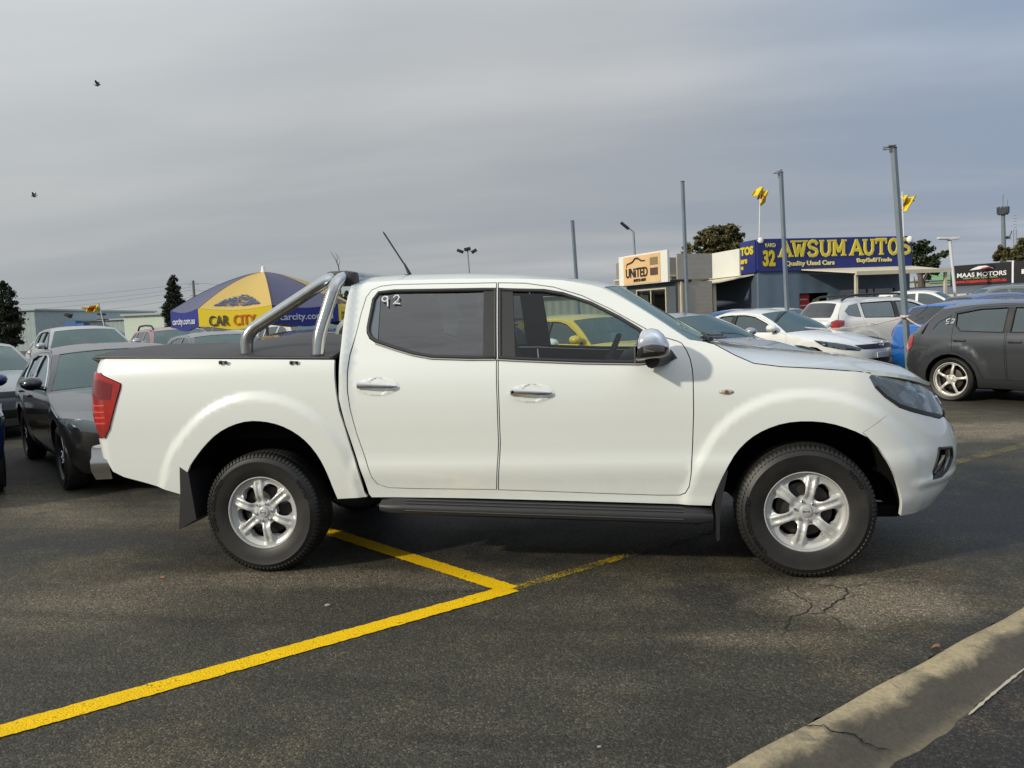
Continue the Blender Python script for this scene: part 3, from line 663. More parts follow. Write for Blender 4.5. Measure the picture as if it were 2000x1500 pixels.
# side pillar root triangle for the mirrors, mirrors
for sd in (False,True):
    sg=1 if sd else -1
    k=MB(); k.tube([(-.80,sg*1.02,1.225),(-.76,sg*.95,1.215),(-.72,sg*.87,1.235)],[.045,.032,.04],12); mt=k.build('door_mirror',M_black,truck,smooth=True)
    k=MB(); vs=[];n=18
    L=[(-.885,1.258,.052,.030),(-.872,1.292,.080,.070),(-.845,1.305,.092,.082),(-.80,1.312,.096,.086),(-.765,1.308,.090,.080),(-.735,1.298,.070,.062),(-.712,1.285,.040,.036),(-.705,1.28,.012,.012)]
    for x,z,ry,rz in L:
        for q in range(n):
            a=2*PI*q/n; cc,ss=math.cos(a),math.sin(a); e=.72
            px=(abs(cc)**e)*(1 if cc>=0 else -1); pz=(abs(ss)**e)*(1 if ss>=0 else -1)
            vs.append((x,sg*(1.045+ry*px),z+rz*pz*(1.0 if pz>0 else .92)))
    fs=[(i*n+j,i*n+(j+1)%n,(i+1)*n+(j+1)%n,(i+1)*n+j) for i in range(len(L)-1) for j in range(n)]+[tuple(range(n)),tuple((len(L)-1)*n+j for j in range(n))]
    k.add(vs,fs); mc=k.build('mirror_cover',M_chrome,mt,smooth=True)
    mc.data.materials.append(mat('dark_reflection',(.02,.02,.021),.10,coat=1.))  # dark surroundings mirrored in the lower chrome, painted as black faces
    for pg in mc.data.polygons:
        if pg.center.z<1.285 and len(pg.vertices)==4: pg.material_index=1
    k=MB(); k.box((-.889,sg*1.045,1.262),(.006,.13,.10),bev=.02); k.build('mirror_glass',M_chrome,mt)
    panel('mirror_base',fS,[(-.80,1.222),(-.70,1.206),(-.665,1.225),(-.690,1.262),(-.745,1.312),(-.79,1.35)],M_black,mt,step=.04,mirror=sd,ret=.01,off=.006)
# tray: tailgate, load cover, gap panel
k=MB(); k.box((-4.29,0,.98),(.05,1.44,.56),bev=.02); tg=k.build('tailgate',M_white,truck,smooth=True)
k=MB(); k.box((-4.322,0,1.15),(.02,.24,.09),bev=.01); k.build('tailgate_handle',M_chrome,tg)
def cov(a,w):
    t=(a+4.28)/(4.28-2.66); z=1.342-.058*t+.006
    b=.045+.075*math.exp(-((a+3.10)/.42)**2)
    aw=min(1,abs(w)); yw=.872-.05*max(0,(-4.1-a)/.18)
    return (a-.0,yw*w,z+b*(1-aw**2.4)-.022*sst(.975,1.0,aw)+.004*math.sin(a*9)*(1-aw))
panel('tonneau_cover',cov,[(-4.27,-.99),(-4.20,-1),(-2.67,-1),(-2.67,1),(-4.20,1),(-4.27,.99)],mat('vinyl_cover',(.035,.035,.036),.55,bump=.25,bscale=350),truck,step=.07,ret=.03,off=0.)
for sg in (-1,1):
    k=MB(); k.tube([(x,sg*.868,1.342-.058*(x+4.28)/1.62+.004) for x in (-4.20,-3.8,-3.4,-3.0,-2.67)],.009,8); k.build('cover_rail',M_black,truck,smooth=True)
k=MB(); k.box((-2.60,0,.90),(.06,1.66,.80)); k.build('cab_gap_filler',M_void,truck)
# sports bar
def fillet(P,r,n=7):
    P=[Vector(p) for p in P]; out=[P[0]]
    for i in range(1,len(P)-1):
        a=(P[i-1]-P[i]); b=(P[i+1]-P[i]); d=min(r,a.length*.49,b.length*.49); a.normalize(); b.normalize()
        p0=P[i]+a*d; p1=P[i]+b*d
        for k in range(n+1):
            t=k/n; out.append(p0*(1-t)**2+P[i]*2*t*(1-t)+p1*t*t)
    out.append(P[-1]); return out
Pa=[(-3.245,-.775,1.31),(-3.238,-.772,1.455),(-2.735,-.66,1.762),(-2.72,-.50,1.785),(-2.72,.50,1.785),(-2.735,.66,1.762),(-3.238,.772,1.455),(-3.245,.775,1.31)]
Pb=[(-2.775,-.80,1.29),(-2.765,-.79,1.42),(-2.665,-.70,1.765),(-2.62,-.50,1.775),(-2.62,.50,1.775),(-2.665,.70,1.765),(-2.765,.79,1.42),(-2.775,.80,1.29)]
k=MB(); k.tube(fillet(Pa,.13),.039,18); k.tube(fillet(Pb,.13),.039,18); sb=k.build('sports_bar',M_steel,truck,smooth=True)
for P in (Pa,Pb):
    for sg in (-1,1):
        k=MB(); p=P[0]; k.lathe([(.0,.0),(.052,.0),(.052,.025),(.044,.034),(.040,.034)],c=(p[0],sg*abs(p[1]),p[2]-.012),axis='Z',n=24); k.build('tube_boot',M_black,sb,smooth=True)
k=MB(); k.box((-2.69,-.56,1.787),(.15,.14,.05),bev=.022); k.box((-2.635,-.60,1.762),(.13,.11,.09),bev=.035); k.build('bar_cover',M_black,sb,smooth=True)
for x in (-3.35,-2.90):
    for sg in (-1,1): k=MB(); k.box((x,sg*.903,1.285-.035*(x+3.3)),(.016,.02,.022),bev=.004); k.box((x+.035,sg*.905,1.283-.035*(x+3.3)),(.014,.016,.02),bev=.004); k.tube([(x,sg*.915,1.29-.035*(x+3.3)),(x+.035,sg*.915,1.29-.035*(x+3.3))],.004,6); k.build('cover_clip',M_black,truck,smooth=True)
# rear bumper
k=MB(); vs=[];fs=[]
prof=[(0,.085),(.045,.098),(.05,.04),(.062,.02),(.062,-.04),(.03,-.105),(-.10,-.115),(-.12,.08)]
path=[(-4.20,.79),(-4.29,.80),(-4.325,.74),(-4.335,.6),(-4.34,.3),(-4.34,0)]
path=path+[(x,-y) for x,y in path[::-1][1:]]
for i,(x,y) in enumerate(path):
    a=Vector(path[min(i+1,len(path)-1)])-Vector(path[max(i-1,0)]); nrm=Vector((a.y,-a.x)).normalized()
    if nrm.x>0: nrm=-nrm
    if i in (0,len(path)-1): nrm=Vector((0,1 if y>0 else -1))*.5
    for d,h in prof: vs.append((x+nrm.x*d*.8,y+nrm.y*d,.672+h))
n=len(prof)
for i in range(len(path)-1):
    for j in range(n): fs.append((i*n+j,i*n+(j+1)%n,(i+1)*n+(j+1)%n,(i+1)*n+j))
fs+=[tuple(range(n)),tuple((len(path)-1)*n+j for j in range(n))]
k.add(vs,fs); k.build('rear_bumper',mat('bumper_chrome',(.62,.62,.60),.16,1.0),truck,smooth=True)
# antenna
k=MB(); k.tube([(-2.40,-.10,1.785),(-2.385,-.10,1.80),(-2.42,-.10,1.875)],[.028,.013,.006],10); k.tube([(-2.42,-.10,1.87),(-2.555,-.10,2.092)],[.0045,.0035],6)
for i in range(26):
    t=i/26; p=Vector((-2.42,-.10,1.87)).lerp(Vector((-2.55,-.10,2.085)),t); k.tube([p,p+Vector((-.003,0,.005))],.0062,6)
k.build('antenna',M_black,truck,smooth=True)
# chassis and running gear
k=MB(); k.box((-1.9,0,.46),(4.2,.80,.14)); k.box((-1.7,0,.52),(2.0,1.5,.12)); k.box((-3.15,0,.36),(.12,1.4,.10)); k.box((0,0,.40),(.2,1.3,.12)); k.box((.38,0,.44),(.4,1.0,.16)); k.box((-4.0,0,.58),(.35,1.2,.1))
k.box((-3.4,0,.87),(1.75,1.44,.05)); k.box((-3.4,-.72,1.05),(1.75,.04,.5)); k.box((-3.4,.72,1.05),(1.75,.04,.5)); k.box((-.0,0,.85),(.9,1.0,.35))
k.tube([(-3.7,-.55,.42),(-3.15,-.55,.34),(-2.6,-.55,.46)],.03,8); k.tube([(-3.7,.55,.42),(-3.15,.55,.34),(-2.6,.55,.46)],.03,8)
k.tube([(-3.62,-.66,.62),(-3.45,-.6,.36)],.028,8); k.box((.44,-.70,.335),(.16,.10,.07),bev=.02)
k.build('underbody',M_void,truck)
# interior
k=MB(); k.box((-1.65,0,.62),(1.95,1.5,.10)); k.box((-.80,0,1.10),(.42,1.46,.24),bev=.06); k.box((-.62,0,1.19),(.35,1.40,.09),bev=.04); k.box((-1.35,0,.80),(.7,.26,.3),bev=.04)
k.build('dashboard',M_dash,truck,smooth=True)
for y,nm in ((-.38,'front_seat'),(.38,'front_seat')):
    k=MB(); k.box((-1.50,y,.86),(.52,.50,.18),bev=.07); M_=Matrix.Rotation(R(-14),3,'Y'); k.box((-1.83,y,1.19),(.15,.48,.62),M=M_,bev=.06); k.box((-1.935,y,1.575),(.10,.24,.17),M=M_,bev=.045)
    k.tube([(-1.91,y-.06,1.48),(-1.925,y-.06,1.54)],.007,6); k.tube([(-1.91,y+.06,1.48),(-1.925,y+.06,1.54)],.007,6); k.build(nm,M_cloth,truck,smooth=True)
k=MB(); k.box((-2.25,0,.86),(.45,1.30,.18),bev=.06); k.box((-2.47,0,1.22),(.14,1.30,.62),M=Matrix.Rotation(R(-10),3,'Y'),bev=.05)
for y in (-.4,0,.4): k.box((-2.50,y,1.56),(.09,.24,.13),bev=.04)
k.build('rear_seat',M_cloth,truck,smooth=True)
k=MB(); Mt=Matrix.Rotation(R(-66),3,'Y'); pts=[Mt@Vector((.185*math.cos(2*PI*i/28),.185*math.sin(2*PI*i/28),0))+Vector((-1.07,-.38,1.175)) for i in range(29)]
k.tube(pts,.016,8,cap=False); k.tube([(-1.07,-.38,1.175),(-.86,-.38,1.10)],.03,8); k.box((-1.06,-.38,1.17),(.05,.14,.13),bev=.02); k.tube([pts[0],pts[14]],.012,6); k.build('steering_wheel',M_dash,truck,smooth=True)
k=MB(); k.box((-1.95,0,1.69),(1.1,1.0,.012),bev=.004); k.box((-1.12,0,1.54),(.03,.22,.06),bev=.01); k.build('headlining',mat('headlining',(.32,.32,.30),.9),truck)
# wheels
def pick_wheel(x,y,phase,ang,words):
    wh=wheel_root(truck,.222,.245,-.100,M_alloy); wh.location=(x,y,.368)
    if y>0: wh.rotation_euler=(0,0,PI)
    ty=tyre_mesh(.362,.222,.245).build('tyre',M_rubber,wh,smooth=True)
    if y<0:
        for s_,r0,a,sz in words: text('tyre_lettering',s_,.03,M_letter,wh,bold=.0012,bend=(lambda q,r0=r0,a=a: bend_arc(r0,a)(q)+Vector((0,-.1325,0))),depth=.004,fit=(sz,.024))
    rim_face(wh,.222,.245,6,phase,'twin',-.100,M_alloy)
    if y<0: k=MB(); k.lathe([(.018,-.1055),(.0155,-.1065),(.0155,-.104)],n=24); k.box((0,-.1055,0),(.036,.003,.006)); k.build('wheel_emblem',M_chrome,wh,smooth=True)
    return wh
WY=.785
pick_wheel(0,-WY,R(12),0,[('OPEN COUNTRY',.312,R(-105),.34),('TOYO',.312,R(55),.12)])
pick_wheel(-3.15,-WY,R(-9),0,[('OPEN COUNTRY',.312,R(-80),.34),('TOYO',.312,R(62),.13)])
pick_wheel(0,WY,0,0,[]); pick_wheel(-3.15,WY,0,0,[])
# painted number on the rear door glass
fr=frame((-2.315,side(TR,-2.3,1.60)[1]+.005,1.617),(1,.0,-.05),(0,.42,1))
g=next(o for o in COL.objects if o.name.startswith('window_glass') and o.parent.name.startswith('rear_door'))
def stroke(k,pts,r=.0045): k.tube([fr@Vector((a,b,0)) for a,b in pts],r,6)
k=MB(); 
cc=[(-.052+.017*math.cos(t),.006+.016*math.sin(t)) for t in [R(40+i*30) for i in range(12)]]; stroke(k,cc); stroke(k,[(-.036,.022),(-.034,.0),(-.030,-.03),(-.028,-.042)])
stroke(k,[(.0,.014),(.010,.028),(.026,.030),(.036,.018),(.030,.0),(.014,-.016),(.002,-.026),(.022,-.022),(.046,-.024)]); k.build('painted_number',M_hand,g)

# ---------------------------------------------------------------- other cars: one builder, several body shapes
def arc(cx,cz,r,a0,a1,n=12): return [(cx+r*math.cos(R(a0+(a1-a0)*i/n)),cz+r*math.sin(R(a0+(a1-a0)*i/n))) for i in range(n+1)]
SP={}
SP['hatch']=dict(W=[(.18,.74),(.28,.81),(.45,.855),(.62,.872),(.75,.876),(.88,.868),(.96,.848),(1.02,.815),(1.15,.755),(1.3,.685),(1.38,.63),(1.43,.56)],
 nose=[(.18,.74),(.35,.86),(.5,.89),(.62,.885),(.72,.84),(.8,.76)],xf0=.22,Lf=.62,ef=.9,xr0=-3.05,Lr=.42,er=.45,tail=[(.25,-3.32),(.45,-3.46),(.62,-3.48),(.85,-3.44),(1.0,-3.38)],
 wb=-2.64,wr=.318,rows=[(.22,.755,.80,.70,1,2.5),(0,.80,.55,.80,.2,3),(-.3,.875,.15,.905,0,3),(-.62,.95,-.42,.985,0,3),(-1.0,1.165,-.78,1.19,0,3),(-1.38,1.34,-1.20,1.385,0,2.5),(-1.75,1.385,-1.68,1.44,0,2.5),(-2.3,1.385,-2.3,1.445,0,2.6),(-2.85,1.335,-2.98,1.385,0,2.8),(-3.0,1.15,-3.22,1.17,.3,3),(-3.05,.98,-3.40,.985,1,3)],
 sharp=(3,5,8),wu=(3.05,4.95),ru=(8.15,9.7),
 win=[[(-.80,.985),(-1.10,1.155),(-1.40,1.285),(-1.62,1.325),(-1.84,1.335),(-1.84,.995)],[(-1.93,.995),(-1.93,1.335),(-2.30,1.325),(-2.62,1.27),(-2.60,1.10),(-2.52,1.02)],[(-2.66,1.09),(-2.68,1.25),(-2.86,1.15),(-2.92,1.05),(-2.76,1.035)]],
 doors=[[(-.58,.92),(-.55,.55),(-.60,.33),(-1.86,.33),(-1.88,.99),(-1.87,1.365),(-1.62,1.355),(-1.36,1.305),(-1.06,1.17),(-.76,1.00)],[(-1.90,.99),(-1.88,.33),(-2.18,.33),(-2.28,.56),(-2.45,.68),(-2.60,.74),(-2.63,1.05),(-2.645,1.285),(-2.32,1.352),(-1.89,1.363)]],
 head=[(.42,.76),(.30,.74),(.45,.66),(.70,.62),(.84,.63),(.82,.70),(.62,.745)],tail_l=[(-3.24,.95),(-3.22,.80),(-3.30,.72),(-3.50,.74),(-3.52,.90),(-3.35,.965)],
 seats=(-1.25,-2.1),mir=(-.86,1.02),hand=[(-1.76,.865),(-2.50,.885)])
def xform(sp,sx=1,sz=1,sw=1,z0=0):
    "a new body from an old one: lengths, heights and widths rescaled (wheels stay round)"
    q=dict(sp)
    X=lambda x:x*sx
    Z=lambda z:z0+z*sz
    q['W']=[(Z(z),w*sw) for z,w in sp['W']]; q['nose']=[(Z(z),X(x)) for z,x in sp['nose']]; q['tail']=[(Z(z),X(x)) for z,x in sp['tail']]
    for k in ('xf0','xr0','wb'): q[k]=X(sp[k])
    q['Lf']=sp['Lf']*sx; q['Lr']=sp['Lr']*sx
    q['rows']=[(X(a),Z(b),X(c),Z(d),e,f) for a,b,c,d,e,f in sp['rows']]
    for k in ('win','doors'): q[k]=[[(X(a),Z(b)) for a,b in P] for P in sp[k]]
    for k in ('head','tail_l'): q[k]=[(X(a),Z(b)) for a,b in sp[k]]
    q['seats']=tuple(X(a) for a in sp['seats']); q['mir']=(X(sp['mir'][0]),Z(sp['mir'][1])); q['hand']=[(X(a),Z(b)) for a,b in sp['hand']]
    return q
sed=dict(SP['hatch']); sed.update(xr0=-3.15,Lr=.48,tail=[(.25,-3.45),(.45,-3.60),(.62,-3.64),(.85,-3.62),(.96,-3.56)],wb=-2.78,
 W=[(.18,.76),(.28,.83),(.45,.875),(.62,.895),(.75,.90),(.86,.892),(.93,.872),(1.0,.83),(1.15,.75),(1.3,.665),(1.38,.60),(1.43,.52)],
 rows=[(.22,.745,.80,.69,1,2.5),(0,.79,.55,.79,.2,3),(-.3,.865,.15,.895,0,3),(-.60,.94,-.38,.97,0,3),(-1.0,1.16,-.80,1.19,0,3),(-1.40,1.33,-1.25,1.385,0,2.5),(-1.75,1.375,-1.70,1.435,0,2.5),(-2.2,1.365,-2.25,1.425,0,2.6),(-2.50,1.29,-2.62,1.34,0,2.8),(-2.98,1.03,-3.12,1.045,0,3),(-3.15,.965,-3.54,.975,1,3)],
 sharp=(3,5,8,9),wu=(3.05,4.95),ru=(8.1,8.95),
 win=[[(-.80,.975),(-1.10,1.145),(-1.42,1.275),(-1.66,1.315),(-1.88,1.322),(-1.88,.985)],[(-1.97,.985),(-1.97,1.322),(-2.25,1.305),(-2.52,1.22),(-2.74,1.09),(-2.80,1.02),(-2.6,1.0)]],
 doors=[[(-.56,.91),(-.54,.55),(-.60,.33),(-1.90,.33),(-1.92,.98),(-1.91,1.352),(-1.64,1.345),(-1.36,1.295),(-1.06,1.165),(-.76,.99)],[(-1.94,.98),(-1.92,.33),(-2.28,.33),(-2.38,.56),(-2.55,.70),(-2.80,.80),(-2.88,1.02),(-2.80,1.10),(-2.56,1.25),(-2.27,1.332),(-1.93,1.35)]],
 head=[(.50,.755),(.20,.80),(.05,.81),(.25,.70),(.55,.63),(.80,.60),(.84,.64),(.70,.70)],tail_l=[(-3.05,.90),(-3.05,.84),(-3.25,.75),(-3.52,.74),(-3.52,.86),(-3.30,.93)],hand=[(-1.80,.83),(-2.66,.86)])
SP['sedan']=sed
wag=dict(SP['hatch']); wag.update(xr0=-3.35,Lr=.42,tail=[(.25,-3.52),(.5,-3.68),(.75,-3.70),(1.0,-3.64),(1.15,-3.58)],wb=-2.75,wr=.345,
 W=[(.24,.78),(.34,.85),(.52,.89),(.7,.905),(.9,.908),(1.02,.898),(1.1,.875),(1.16,.845),(1.3,.785),(1.46,.705),(1.55,.645),(1.60,.57)],
 nose=[(.24,.74),(.42,.86),(.6,.90),(.78,.89),(.9,.84),(.98,.76)],
 rows=[(.22,.93,.80,.87,1,2.5),(0,.97,.55,.97,.2,3),(-.3,1.02,.15,1.05,0,3),(-.60,1.08,-.40,1.11,0,3),(-.98,1.30,-.78,1.32,0,3),(-1.36,1.49,-1.20,1.535,0,2.5),(-1.75,1.545,-1.68,1.60,0,2.5),(-2.5,1.55,-2.5,1.61,0,2.6),(-3.18,1.49,-3.28,1.545,0,2.8),(-3.30,1.28,-3.46,1.30,.3,3),(-3.35,1.12,-3.60,1.12,1,3)],
 win=[[(-.78,1.12),(-1.08,1.30),(-1.40,1.44),(-1.62,1.485),(-1.84,1.495),(-1.84,1.13)],[(-1.93,1.13),(-1.93,1.495),(-2.72,1.475),(-2.70,1.15)],[(-2.77,1.155),(-2.79,1.47),(-3.02,1.43),(-3.16,1.30),(-3.08,1.20),(-2.9,1.165)]],
 doors=[[(-.56,1.06),(-.53,.65),(-.60,.42),(-1.86,.42),(-1.88,1.12),(-1.87,1.525),(-1.60,1.515),(-1.36,1.465),(-1.04,1.32),(-.74,1.14)],[(-1.90,1.12),(-1.88,.42),(-2.24,.42),(-2.36,.66),(-2.55,.80),(-2.70,.86),(-2.745,1.12),(-2.765,1.505),(-2.32,1.522),(-1.89,1.525)]],
 head=[(.42,.92),(.25,.90),(.40,.80),(.70,.75),(.84,.76),(.82,.84),(.62,.905)],tail_l=[(-3.22,1.10),(-3.24,1.0),(-3.42,.93),(-3.62,.94),(-3.62,1.08),(-3.45,1.12)],mir=(-.84,1.17),hand=[(-1.76,1.0),(-2.55,1.01)])
SP['wagon']=wag
SP['ute']=xform(wag,1.0,1.03,1.0,.05)
SP['tallhatch']=xform(wag,.90,.905,.97)
SP['low']=xform(SP['hatch'],1.02,.955,1.02)
SP['van']=xform(wag,1.0,1.16,1.0)
SP['small']=xform(SP['hatch'],.90,1.03,.95)
def make_car(kind,col,label,loc,rz,group=None,rough=.3,metal=.35,level=2,wheel='y',spokes=5,pname=None,bright=False,tint=None,windef=None,roofrails=False,tagcol=None,number=None,cat='car',name='parked_car',lean=0,drop=0.,mirror_col=None,gapmat=None,coat=1.0,rimk=.70,sunroof=False,winmat=None,wheelmat=None):
    s=dict(SP[kind]); t=thing(name,label,cat,(loc[0],loc[1],loc[2] if len(loc)>2 else 0.),rz,group)
    wb=s['wb']; wr=s['wr']; ra=wr+.055; zc=wr
    af=arc(0,zc,ra,200,-20,14); ar=arc(wb,zc,ra,200,-20,14)
    s['arch']=[af,ar]; s['flare']=.012
    pm=paint(pname or ('paint_'+label.split()[0]+'_'+kind+str(len(MATS))),col,rough,metal,coat=coat)
    f=lambda a,z: side(s,a,z)
    ft=topstrip(s); st={2:.06,1:.10,0:.14}[level]
    zs=s['W'][0][0]+.03; xa=math.sqrt(max(0,ra*ra-(zs-zc)**2)); lo=math.degrees(math.asin((zs-zc)/ra))
    arF=arc(0,zc,ra,180-lo,lo,12); arR=arc(wb,zc,ra,180-lo,lo,12)
    # silhouette of one side, anticlockwise from the tail centre along the sill
    aN=s["xf0"]+s["Lf"]*PI/2-.0005; aT=s["xr0"]-s["Lr"]*PI/2+.0005
    zt=s['tail'][0][0]; zn=s['nose'][0][0]+.02
    e0=endline(s,True,8); e1=endline(s,False,8)
    poly=[(aT,zt+.03),(s['xr0'],zt+.0)]+arR+[(-.62,zs-.01),(-1.6,zs-.01)][::-1]+arF+[(s['xf0']+.25,zn),(aN,zn)]+[(min(aN,p[0]),p[1]) for p in e0[::-1]]+[(r[0],r[1]) for r in s['rows'][1:-1]]+[(max(aT,p[0]),p[1]) for p in e1]
    poly[2:2]=[]
    c=[];
    for p in poly:
        if not c or math.hypot(p[0]-c[-1][0],p[1]-c[-1][1])>2e-3: c.append(p)
    poly=c
    gm=winmat or M_gdark
    for sd in (False,True):
        sg=1 if sd else -1
        dh=[inset(P,-.001) for P in s['doors']] if level>=2 else [inset(P,.0) for P in s['win']]
        bs=panel('body_side',f,poly,pm,t,holes=dh+([s['win'][2]] if level>=2 and len(s['win'])>2 else []),step=st,mirror=sd,ret=.03)
        if level>=2:
            for i,P in enumerate(s['doors']):
                d=panel('front_door' if i==0 else 'rear_door',f,P,pm,t,holes=[s['win'][i]],step=st,gap=.004,mirror=sd,ret=.02)
                panel('door_lining',f,P,M_dash,d,holes=[s['win'][i]],step=.12,mirror=sd,ret=0,off=-.022)
                panel('side_window',f,inset(s['win'][i],-.004),gm,d,step=.12,mirror=sd,ret=0,off=-.010)
                hx,hz=s['hand'][i]; y=side(s,hx,hz)[1]; k=MB(); k.box((hx,-sg*y*1.0+sg*.018,hz),(.17,.022,.026),bev=.010); k.box((hx-.07,-sg*y+sg*.008,hz),(.02,.03,.02)); k.box((hx+.07,-sg*y+sg*.008,hz),(.02,.03,.02)); k.build('handle',pm if not bright else M_black,d,smooth=True)
                k=MB(); L=resamp(s['win'][i],.07); pts=[(side(s,a,z,False)[0],-sg*side(s,a,z,False)[1]+sg*.003,z) for a,z in L+[L[0]]]; k.tube(pts,.009,6,cap=False); k.build('window_seal',M_seal if windef!='chrome' else M_chrome,d,smooth=True)
            if len(s['win'])>2: panel('quarter_window',f,inset(s['win'][2],-.004),gm,t,step=.12,mirror=sd,ret=0,off=-.008)
            pil=[(s['win'][0][-1]),(s['win'][0][-2]),(s['win'][1][1]),(s['win'][1][0])]
            panel('pillar_cover',f,pil,M_black,t,step=.1,mirror=sd,ret=.004,off=.003)
        else:
            for i,P in enumerate(s['win']): panel('side_window',f,inset(P,-.004),gm,t,step=.14,mirror=sd,ret=0,off=-.008)
        panel('headlight_bowl',f,s['head'],M_lampin,t,step=.08,mirror=sd,ret=0,off=.003)
        panel('headlight',f,s['head'],M_lens,t,step=.08,mirror=sd,ret=.006,off=.010)
        panel('tail_light',f,s['tail_l'],M_red,t,step=.08,mirror=sd,ret=.008,off=.008)
        mx,mz=s['mir']; y=-side(s,mx,mz)[1]; k=MB(); vs=[];n=12
        L=[(-.075,.065,.045),(-.065,.095,.068),(-.02,.105,.075),(.04,.09,.065),(.085,.055,.04),(.10,.01,.01)]
        for dx,ry,rz_ in L:
            for q in range(n):
                a=2*PI*q/n; vs.append((mx+.02+dx,sg*(y+.13+ry*math.cos(a)),mz+.03+rz_*math.sin(a)))
        k.add(vs,[(i*n+j,i*n+(j+1)%n,(i+1)*n+(j+1)%n,(i+1)*n+j) for i in range(5) for j in range(n)]+[tuple(range(n)),tuple(5*n+j for j in range(n))])
        mo=k.build('door_mirror',pm if mirror_col is None else mirror_col,t,smooth=True)
        k=MB(); k.tube([(mx+.03,sg*(y+.10),mz-.01),(mx+.03,sg*(y-.05),mz-.045)],.022,8); k.build('mirror_arm',M_black,mo,smooth=True)
        if level>=1:
            for P in (af,ar):
                k=MB(); L=P; vs=[(a,sg*(-side(s,a,z,False)[1]-d_),z) for d_ in (.01,.34) for a,z in L]; n=len(L)
                k.add(vs,[(j,j+1,n+j+1,n+j) for j in range(n-1)]+[tuple(n+j for j in range(n))]); k.build('arch_liner',M_void,t,fix=False)
    N_=len(s['rows'])-1
    panel('bonnet',ft,strip_poly(.012,2.93,-.994,.994),pm,t,step=.09,flip=True,ret=.015)
    iw=3; wu=s['wu']; ru=s['ru']
    panel('windscreen',ft,[(wu[0],-.955),(wu[1],-.90),(wu[1],.90),(wu[0],.955)],M_gscreen if winmat is None or True else gm,t,step=.16,flip=True,ret=0,off=-.004)
    cabin=panel('roof',ft,strip_poly(2.95,N_-.01,-.998,.998),pm,t,holes=[[(wu[0],-.955),(wu[1],-.90),(wu[1],.90),(wu[0],.955)],[(ru[0],-.84),(ru[1],-.86),(ru[1],.86),(ru[0],.84)]],step=.09 if level else .13,flip=True,ret=.015)
    panel('rear_window',ft,[(ru[0],-.85),(ru[1],-.87),(ru[1],.87),(ru[0],.85)],M_gpriv2,t,step=.16,flip=True,ret=0,off=-.003)
    panel('cowl',ft,strip_poly(2.90,3.10,-.95,.95),M_black,t,step=.1,flip=True,ret=.0,off=-.002)
    # nose and tail furniture
    zg=s['nose'][-2][0]; zb=s['nose'][1][0]
    for nm,z0,z1,w_,mm in (('grille',zg-.10,zg-.005,.36,M_black),('air_intake',zb-.03,zb+.10,.50,M_black)):
        for sg in (1,-1):
            panel(nm,f,[(aN,z0),(aN,z1),(aN-.62*w_-.22,z1-.01),(aN-.62*w_-.10,z0)],mm,t,step=.09,mirror=sg<0,ret=.0,off=.004)
    xn=pchip(s['nose'],zg-.05)+.012
    k=MB(); k.box((xn-.0,0,zg-.05),(.015,.13,.07),bev=.02); k.build('badge',M_chrome,t,smooth=True)
    k=MB(); k.box((pchip(s['nose'],zb+.14)+.012,0,zb+.15),(.012,.372,.10),bev=.004); k.build('number_plate',M_paper,t)
    k=MB(); k.box((pchip(s['tail'],.85*(s['W'][5][0]/.88))-.010,0,s['W'][5][0]*.88),(.012,.372,.10),bev=.004); k.build('number_plate',M_paper,t)
    # inside
    z0=s['W'][0][0]; zb_=s['rows'][3][1]; zr=s['rows'][6][3]
    k=MB(); k.box((wb*.55,0,z0+.08),(-wb*1.0-.3,1.40,.1)); k.box((s['rows'][3][0]-.20,0,zb_-.13),(.45,1.42,.18),bev=.05); k.build('dashboard',M_dash,t,smooth=True)
    for sx_ in s['seats']:
        if level==0 and sx_==s['seats'][0]: pass
        for y in (-.36,.36):
            k=MB(); k.box((sx_,y,zb_-.42),(.5,.48,.16),bev=.06); k.box((sx_-.32,y,zb_-.12),(.14,.46,.58),M=Matrix.Rotation(R(-12),3,'Y'),bev=.06); k.box((sx_-.42,y,zb_+.22),(.09,.22,.16),bev=.04); k.build('seat',M_cloth,t,smooth=True)
    k=MB(); pts=[Matrix.Rotation(R(-65),3,'Y')@Vector((.18*math.cos(2*PI*i/20),.18*math.sin(2*PI*i/20),0))+Vector((s['rows'][3][0]-.48,-.36,zb_-.02)) for i in range(21)]; k.tube(pts,.014,6,cap=False); k.build('steering_wheel',M_dash,t,smooth=True)
    k=MB(); k.box((wb*.5,0,z0+.06),(-wb+1.0,1.1,.14)); k.build('underbody',M_void,t)
    if tagcol is not None:
        k=MB(); x,y,z=ft(3.55,-.10 if True else 0); k.box((x-.12,y-.05,z-.10),(.02,.20,.26),bev=.02); k.build('price_tag',tagcol,t)
    if roofrails:
        for sg in (1,-1):
            k=MB(); pts=[(x,sg*.60,z+dz) for x,z,dz in ((-1.45,1.575,-.02),(-1.62,1.60,.05),(-2.3,1.61,.06),(-2.95,1.60,.05),(-3.12,1.56,-.02))]; k.tube(fillet(pts,.1,4),.026,8); k.build('roof_rail',M_black,t,smooth=True)
    # wheels
    rr=wr*rimk
